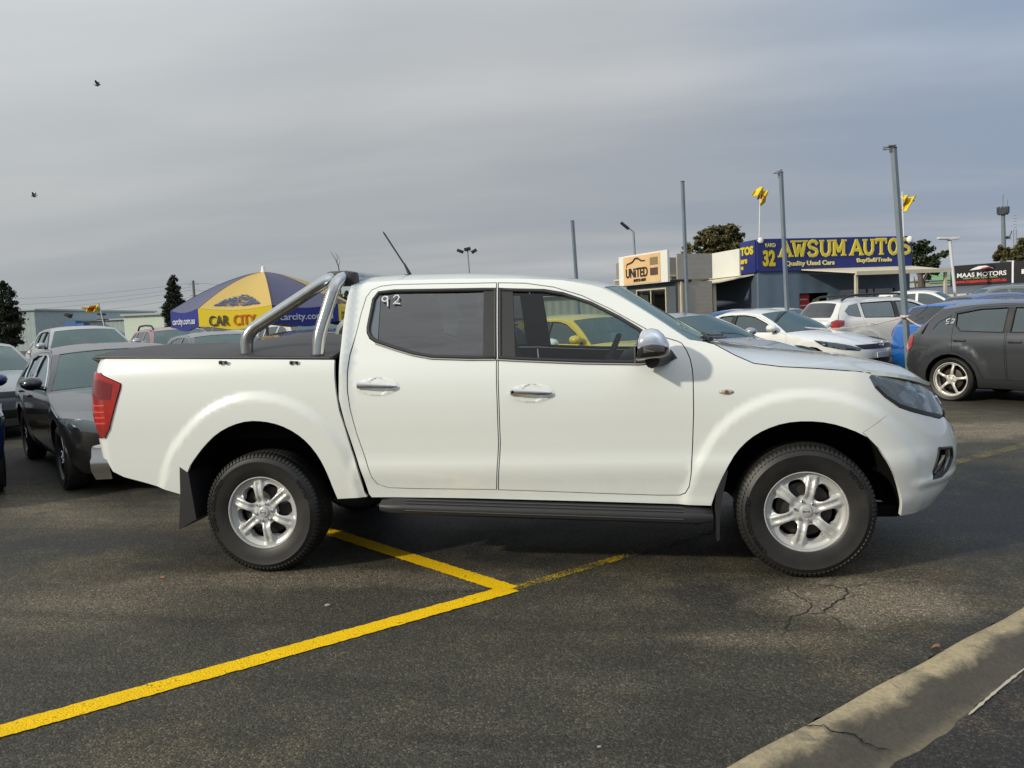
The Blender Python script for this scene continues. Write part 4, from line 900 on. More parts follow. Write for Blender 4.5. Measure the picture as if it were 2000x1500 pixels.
    for x in (0,wb):
        for sg in (-1,1):
            if level>=2:
                w=wheel_root(t,rr,.21,-.088,wheelmat or M_alloy,40); tyre_mesh(wr,rr,.205,False,48).build('tyre',M_rubber,w,smooth=True)
                if sg==-1 and SHOW_ALL: rim_face(w,rr,.21,spokes,R(10),wheel,-.088,wheelmat or M_alloy)
                else: k=MB(); k.lathe([(0,-.08),(rr-.01,-.075)],n=24); k.build('rim_disc',wheelmat or M_alloy,w)
            else:
                k=MB(); k.lathe([(0,-.075),(.05,-.08),(.07,-.06),(rr-.03,-.05),(rr-.01,-.088),(rr,-.09)],n=20); w=k.build('wheel',M_alloy,t,smooth=True); tyre_mesh(wr,rr,.205,False,24).build('tyre',M_rubber,w,smooth=True)
            w.location=(x,sg*(s['W'][4][1]-.125),wr)
            if sg>0: w.rotation_euler=(0,0,PI)
    return t
SHOW_ALL=True

# ---------------------------------------------------------------- ground, kerb, paint
def ground_mat(name,base,warm,lot=True):
    m=bpy.data.materials.new(name); m.use_nodes=True; nt=m.node_tree; b=nt.nodes['Principled BSDF']
    tc=nt.nodes.new('ShaderNodeTexCoord'); P=tc.outputs['Object']
    def vor(sc,feat='F1'):
        v=nt.nodes.new('ShaderNodeTexVoronoi'); v.inputs['Scale'].default_value=sc; v.feature=feat; nt.links.new(P,v.inputs['Vector']); return v
    v1=vor(115); v2=vor(260)
    bw=nt.nodes.new('ShaderNodeSeparateColor'); nt.links.new(v1.outputs['Color'],bw.inputs[0])
    bw2=nt.nodes.new('ShaderNodeSeparateColor'); nt.links.new(v2.outputs['Color'],bw2.inputs[0])
    big=noise(nt,P,.55,5,.55,.4); mid=noise(nt,P,3.2,6,.62,.3); fine=noise(nt,P,38,5,.7)
    grit=ramp(nt,bw.outputs[0],[(0,.50),(.55,.88),(.86,1.2),(.97,1.9)])
    grit2=ramp(nt,bw2.outputs[1],[(0,.70),(.7,1.05),(.97,1.7)])
    tone=ramp(nt,mth(nt,'ADD',mth(nt,'MULTIPLY',big,.6),mth(nt,'MULTIPLY',mid,.4)),[(.37,tuple(x*.70 for x in base)),(.50,base),(.61,warm)])
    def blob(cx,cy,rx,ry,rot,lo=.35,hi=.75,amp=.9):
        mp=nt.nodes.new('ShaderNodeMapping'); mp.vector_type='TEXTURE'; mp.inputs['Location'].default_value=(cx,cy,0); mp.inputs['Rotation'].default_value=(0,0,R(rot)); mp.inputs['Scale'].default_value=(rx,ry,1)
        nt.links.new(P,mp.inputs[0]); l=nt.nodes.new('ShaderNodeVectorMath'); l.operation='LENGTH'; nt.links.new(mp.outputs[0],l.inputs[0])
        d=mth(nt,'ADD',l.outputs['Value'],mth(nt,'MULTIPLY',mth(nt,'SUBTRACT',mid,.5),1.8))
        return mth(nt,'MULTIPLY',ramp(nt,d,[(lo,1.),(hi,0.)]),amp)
    c=tone; rgh=.78
    if lot:
        masks=[blob(.22,-1.22,.62,.42,10,.55,.95,.85),blob(-.35,-1.75,.5,.18,5,.3,1.1,.45),blob(-2.75,-1.0,1.5,.26,4,.4,1.1,.6),blob(-3.9,-1.5,1.1,.5,10,.2,1.2,.35),blob(2.9,4.4,1.3,.8,20,.4,1.0,.9),blob(-6.3,.9,2.0,.6,-30,.2,1.1,.6)]
        for k in masks: c=mixc(nt,k,c,(.20,.165,.118))
    damp_shade=None
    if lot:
        # damp, sealed patches, plus shade painted in under the pickup and black hatchback: darker and smoother than the dry stone around them
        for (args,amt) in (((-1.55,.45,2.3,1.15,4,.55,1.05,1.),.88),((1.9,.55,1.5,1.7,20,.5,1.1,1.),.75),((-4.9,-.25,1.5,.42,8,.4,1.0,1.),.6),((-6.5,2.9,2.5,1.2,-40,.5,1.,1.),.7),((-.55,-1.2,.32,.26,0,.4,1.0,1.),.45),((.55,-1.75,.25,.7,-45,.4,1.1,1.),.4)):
            k=blob(*args); k=mth(nt,'MULTIPLY',k,amt); c=mixc(nt,k,c,(.016,.0165,.0185)); damp_shade=k if damp_shade is None else mth(nt,'MAXIMUM',damp_shade,k)
    # tyre-rubber streaks and old oil spots
    mp=nt.nodes.new('ShaderNodeMapping'); mp.inputs['Rotation'].default_value=(0,0,R(-45)); mp.inputs['Scale'].default_value=(.35,3.2,1); nt.links.new(P,mp.inputs[0]); st=noise(nt,mp.outputs[0],1.0,5,.6,.4)
    c=mixc(nt,1.,c,ramp(nt,st,[(.32,.72),(.50,1.),(.70,1.16)]),'MULTIPLY')
    sp=nt.nodes.new('ShaderNodeTexVoronoi'); sp.inputs['Scale'].default_value=1.3; nt.links.new(P,sp.inputs['Vector']); c=mixc(nt,1.,c,ramp(nt,mth(nt,'ADD',sp.outputs['Distance'],mth(nt,'MULTIPLY',fine,.12)),[(.10,.70),(.17,1.)]),'MULTIPLY')
    c=mixc(nt,1.0,c,grit,'MULTIPLY'); c=mixc(nt,1.0,c,grit2,'MULTIPLY')
    nt.links.new(c,b.inputs['Base Color'])
    r=ramp(nt,mth(nt,'ADD',mth(nt,'MULTIPLY',big,.5),mth(nt,'MULTIPLY',fine,.5)),[(.35,.55),(.65,.85)])
    if damp_shade is not None: r=mth(nt,'SUBTRACT',r,mth(nt,'MULTIPLY',damp_shade,.14))
    nt.links.new(r,b.inputs['Roughness'])
    b.inputs['Specular IOR Level'].default_value=.33
    h=mth(nt,'ADD',mth(nt,'MULTIPLY',v1.outputs['Distance'],-.9),mth(nt,'ADD',mth(nt,'MULTIPLY',fine,.6),mth(nt,'MULTIPLY',bw2.outputs[0],.35)))
    bp=nt.nodes.new('ShaderNodeBump'); bp.inputs['Strength'].default_value=.85; bp.inputs['Distance'].default_value=.006; nt.links.new(h,bp.inputs['Height']); nt.links.new(bp.outputs[0],b.inputs['Normal'])
    return m
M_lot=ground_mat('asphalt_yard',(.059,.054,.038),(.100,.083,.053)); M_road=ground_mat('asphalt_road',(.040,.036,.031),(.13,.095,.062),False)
K0=Vector((-.602,-2.839,0)); KD=Vector((1.52,1.538,0)).normalized(); KN=Vector((KD.y,-KD.x,0))      # kerb line and its road side
random.seed(3)
def kw(t): return .012*math.sin(t*7.3)+.008*math.sin(t*19.1+1)
# yard sheet: everything behind the kerb line
ts=[-260,-60,-20,-8]+[-6+.05*i for i in range(260)]+[8,20,60,260]
edge=[K0+KD*t+KN*(.006*math.sin(t*23)+.005*math.sin(t*61)) for t in ts]
far=[K0+KD*260-KN*600,K0-KD*260-KN*600]
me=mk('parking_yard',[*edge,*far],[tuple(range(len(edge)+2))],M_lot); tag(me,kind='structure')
mk_=mk('road',[K0-KD*260+KN*.30+Vector((0,0,-.085)),K0-KD*260+KN*300+Vector((0,0,-.085)),K0+KD*260+KN*300+Vector((0,0,-.085)),K0+KD*260+KN*.30+Vector((0,0,-.085))],[(0,1,2,3)],M_road); tag(mk_,kind='structure')
mk_=mk('ground',[(-900,-900,-.15),(900,-900,-.15),(900,900,-.15),(-900,900,-.15)],[(0,1,2,3)],M_road); tag(mk_,kind='structure')
M_conc=bpy.data.materials.new('kerb_concrete'); M_conc.use_nodes=True; nt=M_conc.node_tree; b=nt.nodes['Principled BSDF']
tc=nt.nodes.new('ShaderNodeTexCoord'); P=tc.outputs['Object']; n1=noise(nt,P,3.3,6,.62,.5); n2=noise(nt,P,60,5,.7); n3=noise(nt,P,9,5,.6,.6)
uvn=nt.nodes.new('ShaderNodeVectorMath'); uvn.operation='DOT_PRODUCT'; nt.links.new(P,uvn.inputs[0]); uvn.inputs[1].default_value=tuple(KN)
off=KN.dot(K0); dd=mth(nt,'SUBTRACT',uvn.outputs['Value'],off)
c=mixc(nt,ramp(nt,n1,[(.38,0),(.62,1)]),(.39,.315,.185),(.27,.225,.140))
c=mixc(nt,ramp(nt,n3,[(.60,0.),(.63,.6)]),c,(.15,.13,.095)); vk=nt.nodes.new('ShaderNodeTexVoronoi'); vk.inputs['Scale'].default_value=85; nt.links.new(P,vk.inputs['Vector']); c=mixc(nt,ramp(nt,vk.outputs['Distance'],[(.10,.5),(.2,0.)]),c,(.12,.105,.08))                                              # damp stains
dirt=ramp(nt,mth(nt,'ADD',dd,mth(nt,'MULTIPLY',mth(nt,'SUBTRACT',n1,.5),.20)),[(.065,0.),(.12,.93),(.23,.93),(.30,.5)])  # tyre dirt on the sloping face
c=mixc(nt,dirt,c,(.052,.045,.034)); c=mixc(nt,1.,c,ramp(nt,n2,[(.3,.75),(.7,1.22)]),'MULTIPLY'); nt.links.new(c,b.inputs['Base Color']); b.inputs['Roughness'].default_value=.82
bp=nt.nodes.new('ShaderNodeBump'); bp.inputs['Strength'].default_value=.6; bp.inputs['Distance'].default_value=.006; nt.links.new(mth(nt,'ADD',n2,mth(nt,'MULTIPLY',n3,.5)),bp.inputs['Height']); nt.links.new(bp.outputs[0],b.inputs['Normal'])
prof=[(-.02,-.05),(.0,.002),(.015,.008),(.07,.007),(.11,.0),(.145,-.014),(.175,-.031),(.205,-.047),(.235,-.057),(.27,-.061),(.33,-.064),(.40,-.066),(.42,-.11)]
vs=[];fs=[]
tk=[-6+.06*i for i in range(230)]
for t in tk:
    for d,z in prof: vs.append(K0+KD*t+KN*(d+(kw(t) if 0<d<.4 else 0)*.3)+Vector((0,0,z+.003*math.sin(t*9+d*30))))
n=len(prof)
for i in range(len(tk)-1):
    for j in range(n-1): fs.append((i*n+j,(i+1)*n+j,(i+1)*n+j+1,i*n+j+1))
k=mk('kerb',vs,fs,M_conc,smooth=True); tag(k,'weathered cream concrete rolled kerb crossing the bottom right corner','kerb')
# asphalt of the road lapping on to the gutter with a ragged edge
vs=[];fs=[]
for i,t in enumerate(tk):
    w=.055*math.sin(t*2.1+.6)+.022*math.sin(t*9.7)+.012*math.sin(t*31)+random.uniform(-.006,.006)
    vs+= [K0+KD*t+KN*(.262+w*.38)+Vector((0,0,-.0555)),K0+KD*t+KN*.7+Vector((0,0,-.058)),K0+KD*t+KN*9+Vector((0,0,-.08))]
for i in range(len(tk)-1): fs+=[(i*3,i*3+1,(i+1)*3+1,(i+1)*3),(i*3+1,i*3+2,(i+1)*3+2,(i+1)*3+1)]
fs=[f[::-1] for f in fs]
o=mk('road_edge',vs,fs,M_road); tag(o,kind='structure')
def ribbon(pts,w,z=.004,jit=.3):
    vs=[];n=len(pts)
    for i,p in enumerate(pts):
        a=Vector(pts[min(i+1,n-1)])-Vector(pts[max(i-1,0)]); a=Vector((a[0],a[1],0)).normalized(); q=Vector((-a.y,a.x,0)); ww=w*(1+random.uniform(-jit,jit))*(.25 if i in(0,n-1) else 1)
        c=Vector((p[0],p[1],z if len(p)<3 else p[2])); vs+=[c+q*ww/2,c-q*ww/2]
    return vs,[(2*i,2*i+1,2*i+3,2*i+2) for i in range(n-1)]
def jagged(P,step=.03,amp=.014):
    out=[]
    for (a,b) in zip(P[:-1],P[1:]):
        a,b=Vector(a),Vector(b); k=max(2,int((b-a).length/step))
        for i in range(k):
            p=a.lerp(b,i/k); out.append((p.x+random.uniform(-amp,amp),p.y+random.uniform(-amp,amp))+((p.z+.0,) if len(p)>2 else ()))
    out.append(tuple(P[-1])); return out
cr=MB()
for P,w in (([(.02,-1.0),(.10,-1.02),(.17,-1.06),(.13,-1.2),(.05,-1.30),(-.02,-1.42),(-.10,-1.44)],.007),([(.17,-1.06),(.27,-.98),(.40,-.95)],.004),([(-.02,-1.42),(.02,-1.55),(.04,-1.62)],.004),([(-.12,-.98),(-.13,-1.1),(-.05,-1.33),(-.12,-1.44),(-.2,-1.5),(-.22,-1.66)],.005),([(.13,-1.2),(.2,-1.16),(.26,-1.2)],.003),([(.40,-.95),(.55,-.93),(.66,-.97)],.003),([(-.22,-1.66),(-.27,-1.74),(-.24,-1.86)],.003),([(.05,-1.30),(-.04,-1.26),(-.10,-1.2)],.003)):
    v,f=ribbon(jagged(P),w); cr.add(v,f)
o=cr.build('asphalt_crack',mat('crack_dirt',(.008,.007,.006),.9),fix=False); tag(o,kind='structure')
st=[K0+KD*t+KN*(.272+.035*math.sin(t*2.4+.5)) for t in [1.02+.03*i for i in range(26)]]; v,f=ribbon([(p.x,p.y,-.049) for p in st],.011,jit=.5); o=mk('lime_streak',v,f,mat('lime_deposit',(.42,.38,.30),.9)); o.parent=k
cr=MB(); Q=[K0+KD*.42+KN*a+KD*b for a,b in ((.01,-.02),(.05,.03),(.09,.02),(.13,.08),(.18,.10),(.23,.17))]
def kz(d): return pchip(prof,d)+.004
cp=[]
for a,b in zip(Q[:-1],Q[1:]):
    for i in range(6):
        p=a.lerp(b,i/6)+Vector((random.uniform(-.006,.006),random.uniform(-.006,.006),0)); d=(p-K0).dot(KN); cp.append((p.x,p.y,kz(d)))
v,f=ribbon(cp,.006); cr.add(v,f); o=cr.build('kerb_crack',M_void,None,fix=False); o.parent=k
def paint_mat(name,lo,hi,col=(.92,.57,.004)):
    m=bpy.data.materials.new(name); m.use_nodes=True; nt=m.node_tree; b=nt.nodes['Principled BSDF']; out=nt.nodes['Material Output']
    tc=nt.nodes.new('ShaderNodeTexCoord'); P=tc.outputs['Object']; n1=noise(nt,P,70,5,.75); n2=noise(nt,P,5,4,.6)
    v=nt.nodes.new('ShaderNodeTexVoronoi'); v.inputs['Scale'].default_value=115; nt.links.new(P,v.inputs['Vector'])
    e=nt.nodes.new('ShaderNodeUVMap') if False else None
    f=mth(nt,'ADD',mth(nt,'MULTIPLY',n1,.65),mth(nt,'MULTIPLY',n2,.35)); al=ramp(nt,f,[(lo,0.),(hi,1.)])
    c=mixc(nt,ramp(nt,n2,[(.35,0),(.7,1)]),col,tuple(x*.82 for x in col)); c=mixc(nt,1.,c,ramp(nt,v.outputs['Distance'],[(.0,1.08),(.75,.86)]),'MULTIPLY'); nt.links.new(c,b.inputs['Base Color']); b.inputs['Roughness'].default_value=.7; b.inputs['Specular IOR Level'].default_value=.15
    bp=nt.nodes.new('ShaderNodeBump'); bp.inputs['Strength'].default_value=.8; bp.inputs['Distance'].default_value=.004; nt.links.new(mth(nt,'MULTIPLY',v.outputs['Distance'],-1.),bp.inputs['Height']); nt.links.new(bp.outputs[0],b.inputs['Normal'])
    t=nt.nodes.new('ShaderNodeBsdfTransparent'); mx=nt.nodes.new('ShaderNodeMixShader'); nt.links.new(al,mx.inputs[0]); nt.links.new(t.outputs[0],mx.inputs[1]); nt.links.new(b.outputs[0],mx.inputs[2]); nt.links.new(mx.outputs[0],out.inputs[0]); return m
M_line=paint_mat('line_paint',.37,.43); M_worn=paint_mat('worn_line_paint',.46,.58,(.62,.43,.02)); M_faint=paint_mat('faded_line_paint',.46,.64,(.30,.25,.11)); M_grey=paint_mat('grey_line_paint',.46,.60,(.30,.29,.24))
def line(name,pts,w,m,z=.005):
    L=[]; 
    for a,b in zip(pts[:-1],pts[1:]):
        a,b=Vector(a),Vector(b); k=max(2,int((b-a).length/.02))
        for i in range(k): L.append(tuple(a.lerp(b,i/k)))
    L.append(tuple(pts[-1])); vs=[];n=len(L)
    for i,p in enumerate(L):
        a=Vector(L[min(i+1,n-1)])-Vector(L[max(i-1,0)]); a.normalize(); q=Vector((-a.y,a.x)); 
        for s_ in (1,-1): ww=w/2+random.uniform(-.004,.004); vs.append((p[0]+q.x*ww*s_,p[1]+q.y*ww*s_,z))
    o=mk(name,vs,[(2*i+1,2*i+3,2*i+2,2*i) for i in range(n-1)],m); tag(o,kind='structure'); return o
line('bay_line',[(-3.6,-3.17),(-3.285,-2.845),(-1.590,-1.140)],.122,M_line)
line('bay_line',[(-1.60,-1.155),(-3.07,-.015),(-5.2,1.62)],.120,M_line,.006)
line('worn_line',[(-1.60,-1.15),(-1.10,-.63),(-.93,-.44)],.075,M_worn,.005)
line('worn_line',[(-.93,-.44),(-.45,.06),(1.86,2.42)],.085,M_grey,.005)
line('faded_line',[(1.6,2.16),(1.86,2.42),(2.84,3.34),(4.2,4.7)],.13,M_faint,.005)
# loose stones on the asphalt
random.seed(11); k=MB()
for i in range(520):
    d=random.uniform(2.6,11)**1.0; px=random.uniform(-60,2060); p=at(px,620,d)
    x,y=p.x,p.y
    if (Vector((x,y,0))-K0).dot(KN)>-.02: continue
    r=random.choice((.0018,.0025,.003,.004))*(1 if random.random()<.97 else 2.0)
    M_=Matrix.Rotation(random.uniform(0,6),3,'Z'); vs=[M_@Vector((r*a*random.uniform(.7,1.2),r*b_*random.uniform(.7,1.2),r*c_*.6)) for a,b_,c_ in ((1,0,0),(-1,0,0),(0,1,0),(0,-1,0),(0,0,1),(0,0,-1))]
    k.add([v+Vector((x,y,r*.5)) for v in vs],[(0,2,4),(2,1,4),(1,3,4),(3,0,4),(2,0,5),(1,2,5),(3,1,5),(0,3,5)])
o=k.build('loose_gravel',mat('pale_stone',(.20,.185,.16),.8,var=.5,vscale=3)); tag(o,kind='stuff',label='tiny pale stones scattered over the dark asphalt')
def pebble(x,y,z,r,label,m=None,flat=.6):
    b_=bmesh.new(); bmesh.ops.create_icosphere(b_,subdivisions=2,radius=r)
    for v in b_.verts: v.co=Vector((v.co.x*1.3,v.co.y*.9,v.co.z*flat))*(1+random.uniform(-.12,.12))
    me=bpy.data.meshes.new('pebble'); b_.to_mesh(me); b_.free(); o=link('pebble',me,m or mat('grey_stone',(.30,.29,.27),.8,var=.3,vscale=60),smooth=True); o.location=(x,y,z+r*flat*.8); tag(o,label,'stone')
pebble(-2.531,-1.452,0,.013,'small grey pebble on the asphalt inside the yellow bay corner')
pebble(-1.02,-2.75,0,.007,'tiny pale pebble near the bottom edge right of the yellow line')
def leaf(p,label,rz,s=.05):
    vs=[(-s,0,0),(-s*.3,s*.28,.008),(s*.6,s*.2,.012),(s,0,.004),(s*.5,-s*.22,.003),(-s*.4,-s*.25,.006),(0,0,.002)]
    o=mk('leaf',vs+[(v[0],v[1],v[2]+.0015) for v in vs],[(0,1,6),(1,2,6),(2,3,6),(3,4,6),(4,5,6),(5,0,6),(8,7,13),(9,8,13),(10,9,13),(11,10,13),(12,11,13),(7,12,13)],mat('dry_leaf',(.28,.12,.06),.7)); o.location=p; o.rotation_euler=(0,0,rz); tag(o,label,'leaf')
leaf((.352,-1.837,.012),'brown dry leaf lying against the kerb edge',R(30),.026)
leaf((-3.75,-1.05,.004),'small reddish leaf scrap on dark asphalt left of the rear wheel',R(10),.020)
# ---------------------------------------------------------------- buildings
def wallmat(name,col,sx=0,horizontal=True,rough=.7,bev=.5,per=.18):
    "cladding with real grooves in the shading normal: boards or ribbed sheet"
    m=mat(name,col,rough,var=.12,vscale=1.5); nt=m.node_tree; b=nt.nodes['Principled BSDF']; tc=nt.nodes.new('ShaderNodeTexCoord')
    w=nt.nodes.new('ShaderNodeTexWave'); w.bands_direction='Z' if horizontal else 'X'; w.wave_profile='SAW' if horizontal else 'SIN'; w.inputs['Scale'].default_value=.314/per; nt.links.new(tc.outputs['Object'],w.inputs[0])
    bp=nt.nodes.new('ShaderNodeBump'); bp.inputs['Strength'].default_value=bev; bp.inputs['Distance'].default_value=.03; nt.links.new(w.outputs[1],bp.inputs['Height']); nt.links.new(bp.outputs[0],b.inputs['Normal']); return m
class Fr:
    "building frame: origin on the ground, u along the front, v into the building"
    def __init__(s,o,u): s.o=Vector((o[0],o[1],0)); s.u=Vector((u[0],u[1],0)).normalized(); s.v=Vector((-s.u.y,s.u.x,0)); s.rz=math.atan2(s.u.y,s.u.x)
    def p(s,a,b,z): return s.o+s.u*a+s.v*b+Vector((0,0,z))
def lbox(name,a,b,z,m,par,bev=0.):
    "box in the local axes of its building: a,b,z are (low, high) ranges"
    k=MB(); k.box(((a[0]+a[1])/2,(b[0]+b[1])/2,(z[0]+z[1])/2),(a[1]-a[0],b[1]-b[0],z[1]-z[0]),bev=bev); return k.build(name,m,par)
def ltext(name,s,a,b,z,m,par,fit,face='front',bold=.02,depth=.03,space=1.,shear=0.):
    if face=='front': M=frame((a,b,z),(1,0,0),(0,0,1))
    else: M=frame((a,b,z),(0,-1,0),(0,0,1))
    return text(name,s,1,m,par,bold=bold,M=M,depth=depth,fit=fit,space=space,shear=shear)
A=at(1482,600,40); B=at(1777,588,42); fa=Fr(A,(B-A)); LW=(Vector((B.x,B.y,0))-fa.o).length
zt=at(1482,468,40).z; zb=at(1482,531,40).z; zt2=at(1777,463,42).z; zv=at(1480,540,40).z
M_navy=mat('navy_sign_paint',(.012,.022,.16),.35,coat=.3,var=.1,vscale=.5); M_yel=mat('yellow_sign_paint',(.62,.50,.015),.5); M_yel2=mat('pale_yellow_outline',(.75,.68,.25),.5)
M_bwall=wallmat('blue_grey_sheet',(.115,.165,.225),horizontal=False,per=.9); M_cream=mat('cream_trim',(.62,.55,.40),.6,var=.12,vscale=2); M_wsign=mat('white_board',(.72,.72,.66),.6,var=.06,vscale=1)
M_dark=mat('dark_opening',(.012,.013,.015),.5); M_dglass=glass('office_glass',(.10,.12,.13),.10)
M_blk=mat('black_sign',(.012,.012,.013),.4); M_wht=mat('white_lettering',(.75,.75,.75),.5); M_rd=mat('red_lettering',(.55,.03,.03),.5)
sh=thing('office_building','blue grey yard office with navy fascia sign in big yellow letters','building',fa.o,fa.rz)
SL=7.2
lbox('wall',(0,LW),(.12,.30),(0,zb+.1),M_bwall,sh)          # front wall, opening built from pieces below
o=[q for q in COL.objects if q.parent==sh][0]; bpy.data.objects.remove(o)
dw0,dw1=LW*.26,LW*.45; ww0,ww1=LW*.53,LW*.90; hd=2.05
for a0,a1 in ((0,dw0),(dw1,ww0),(ww1,LW)): lbox('wall',(a0,a1),(.0,.16),(0,zb),M_bwall,sh)
lbox('wall',(dw0,dw1),(0,.16),(hd,zb),M_bwall,sh); lbox('wall',(ww0,ww1),(0,.16),(hd+.1,zb),M_bwall,sh); lbox('wall',(ww0,ww1),(0,.16),(0,.9),M_bwall,sh)
w=lbox('window',(ww0,ww1),(.10,.12),(.9,hd+.1),M_dglass,sh); lbox('window_frame',((ww0+ww1)/2-.03,(ww0+ww1)/2+.03),(.07,.10),(.9,hd+.1),M_dark,w)
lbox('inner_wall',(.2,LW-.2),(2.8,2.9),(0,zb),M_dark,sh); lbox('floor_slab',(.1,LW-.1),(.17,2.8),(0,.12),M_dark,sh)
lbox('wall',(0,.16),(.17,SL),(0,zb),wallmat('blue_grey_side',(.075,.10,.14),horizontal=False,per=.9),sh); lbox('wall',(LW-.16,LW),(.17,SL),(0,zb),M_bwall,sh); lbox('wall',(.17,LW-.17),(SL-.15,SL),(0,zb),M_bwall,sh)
lbox('roof',(-.05,LW+.05),(.1,SL),(zb,zb+.12),M_dark,sh)
fs_=lbox('fascia_sign',(-.04,LW+.05),(-.10,.02),(zb,zt),M_navy,sh); H=zt-zb
fs2=lbox('side_sign',(-.14,-.045),(.02,SL*.20),(zb-.02,zt-.02),M_navy,sh); bd_=lbox('white_board',(-.20,-.10),(SL*.20,SL),(zb-.10,zt-.32),M_wsign,sh)
lbox('fascia_back',(LW-.05,LW+.04),(.03,SL),(zb+.13,zt-.3),M_bwall,sh)
# slab-serif display letters drawn as strokes
def slab(par,s,a,z,h,wd,gap,y=-.135,m=M_yel,m2=M_yel2,side_=False):
    t=.26
    G={'A':([[(0,0),(.5,1),(1,0)],[(.2,.33),(.8,.33)]],[(0,0),(1,0)],[]),'W':([[(0,1),(.27,0),(.5,.75),(.73,0),(1,1)]],[],[(0,1),(1,1),(.5,1)]),'U':([[(.12,1),(.12,.32),(.25,.08),(.5,0),(.75,.08),(.88,.32),(.88,1)]],[],[(.12,1),(.88,1)]),
       'M':([[(.1,0),(.1,1),(.5,.25),(.9,1),(.9,0)]],[(.1,0),(.9,0)],[(.06,1),(.94,1)]),'T':([[(.5,0),(.5,1)],[(0,1),(1,1)]],[(.5,0)],[]),
       'O':([[(.5+.42*math.cos(q),.5+.5*math.sin(q)) for q in [2*PI*i/16 for i in range(17)]]],[],[]),
       'S':([[(.9,.80),(.72,.97),(.45,1),(.2,.92),(.12,.74),(.25,.58),(.55,.5),(.82,.40),(.9,.22),(.76,.06),(.5,0),(.25,.04),(.1,.22)]],[],[])}
    for lay,(mm,tt,yy) in enumerate(((m2,1.0,y),(m,.62,y-.022))):
        x=a; k=MB()
        for ci,ch in enumerate(s):
            if ch==' ': x+=wd*.42; continue
            st,foot,head=G[ch]; T_=.100*tt*h
            ww=wd*(1.12 if ch in 'MW' else 1)
            def seg(p,q,th):
                p=Vector((x+p[0]*ww,z+.08*h+p[1]*h*.84)); q=Vector((x+q[0]*ww,z+.08*h+q[1]*h*.84)); d=(q-p); L=d.length; d.normalize(); nn=Vector((-d.y,d.x))*th; d=d*th*.35
                c=[p-d+nn,p-d-nn,q+d-nn,q+d+nn]
                if side_: vs=[(y0,-v.x,v.y) for y0 in (yy,yy-.02) for v in c]
                else: vs=[(v.x,y0,v.y) for y0 in (yy,yy-.02) for v in c]
                k.add(vs,[(0,1,2,3),(7,6,5,4),(0,4,5,1),(1,5,6,2),(2,6,7,3),(3,7,4,0)])
            for S_ in st:
                for p,q in zip(S_[:-1],S_[1:]): seg(p,q,T_)
            for p in foot: seg((p[0]-.20,0+.0),(p[0]+.20,0),T_*.55)
            for p in head: seg((p[0]-.20,1),(p[0]+.20,1),T_*.55)
            if ch=='T':
                for xx in (0,1): seg((xx,1),(xx,.74),T_*.5)
            x+=ww+gap
        # tiny depth steps keep strokes of a glyph from sharing a plane
        for i in range(0,len(k.v),8):
            dz=(i//8)%7*.0011
            for j in range(8):
                v=k.v[i+j]; k.v[i+j]=(v[0]-(dz if side_ else 0),v[1]-(0 if side_ else dz),v[2])
        k.build('sign_lettering',mm,par,fix=True)
sc=LW/295.0
slab(fs_,'AWSUM AUTOS',(1519-1482)*sc+.05,zb+H*.40,H*.54,.152*LW*.445,.0155*LW)
ltext('sign_lettering','YARD',(1502-1482)*sc,-.14,zb+H*.80,M_yel2,fs_,(.58,.19),bold=.0)
ltext('sign_lettering','32',(1500-1482)*sc,-.14,zb+H*.40,M_yel,fs_,(.66,H*.50),bold=.04)
ltext('sign_lettering','Quality Used Cars',(1577-1482)*sc,-.14,zb+H*.20,M_yel2,fs_,(2.72,.30),bold=.028)
ltext('sign_lettering','Buy/Sell/Trade',(1702-1482)*sc,-.14,zb+H*.245,M_yel2,fs_,(2.02,.27),bold=.028)
ltext('sign_lettering','TOS',-.16,SL*.105,zb+H*.68,M_yel,fs2,(1.22,.42),'side',bold=.05); ltext('sign_lettering','ars',-.16,SL*.145,zb+H*.36,M_yel,fs2,(.62,.22),'side',bold=.04); ltext('sign_lettering','e',-.16,SL*.17,zb+H*.16,M_yel,fs2,(.22,.18),'side',bold=.03)
# verandas
def veranda(par,a,b,zh,zl,posts,edge_m=M_cream):
    "sloping roof from the wall line out; a,b ranges, zh at wall, zl at outer edge"
def slabq(name,q,th,m,par):
    k=MB(); k.add([Vector(v) for v in q]+[Vector(v)-Vector((0,0,th)) for v in q],[(0,1,2,3),(7,6,5,4),(0,4,5,1),(1,5,6,2),(2,6,7,3),(3,7,4,0)]); return k.build(name,m,par)
av0,av1=(1550-1482)*sc,(1820-1482)*sc*1.0-2.2
M_vroof=mat('cream_roof_sheet',(.66,.60,.46),.5,var=.1,vscale=1)
vr=slabq('veranda_roof',[(av0+.3,-.14,zb+.05),(av1+.9,-.14,zb+.06),(av1+1.0,-2.6,zb-.28),(av0+1.55,-2.6,zb-.28)],.05,M_vroof,sh)
lbox('gutter',(av0+1.5,av1+1.05),(-2.72,-2.60),(zb-.42,zb-.24),M_cream,vr)
lbox('veranda_post',(av0+1.55,av0+1.67),(-2.58,-2.46),(0,zb-.40),M_cream,sh); lbox('veranda_post',(av1+.80,av1+.92),(-2.58,-2.46),(0,zb-.40),M_cream,sh)
def on_z(px,py,z):
    d=at(px,py,1)-CAMPOS; q=CAMPOS+d*((z-CAMPOS.z)/d.z); r_=q-fa.o; return (r_.dot(fa.u),r_.dot(fa.v),z)
zo=zb-.42; V1=on_z(1400,556,zo); V2=on_z(1318,563,zo-.04)
vs_=slabq('side_veranda_roof',[(-.02,.35,zb-.08),(-.02,SL,zb-.12),(V2[0],V2[1],zo-.04),(-1.9,.9,zo)],.06,M_vroof,sh)
for b_ in (1.2,5.6): lbox('veranda_post',(-1.75,-1.63),(b_,b_+.12),(0,zb-.50),M_cream,sh)
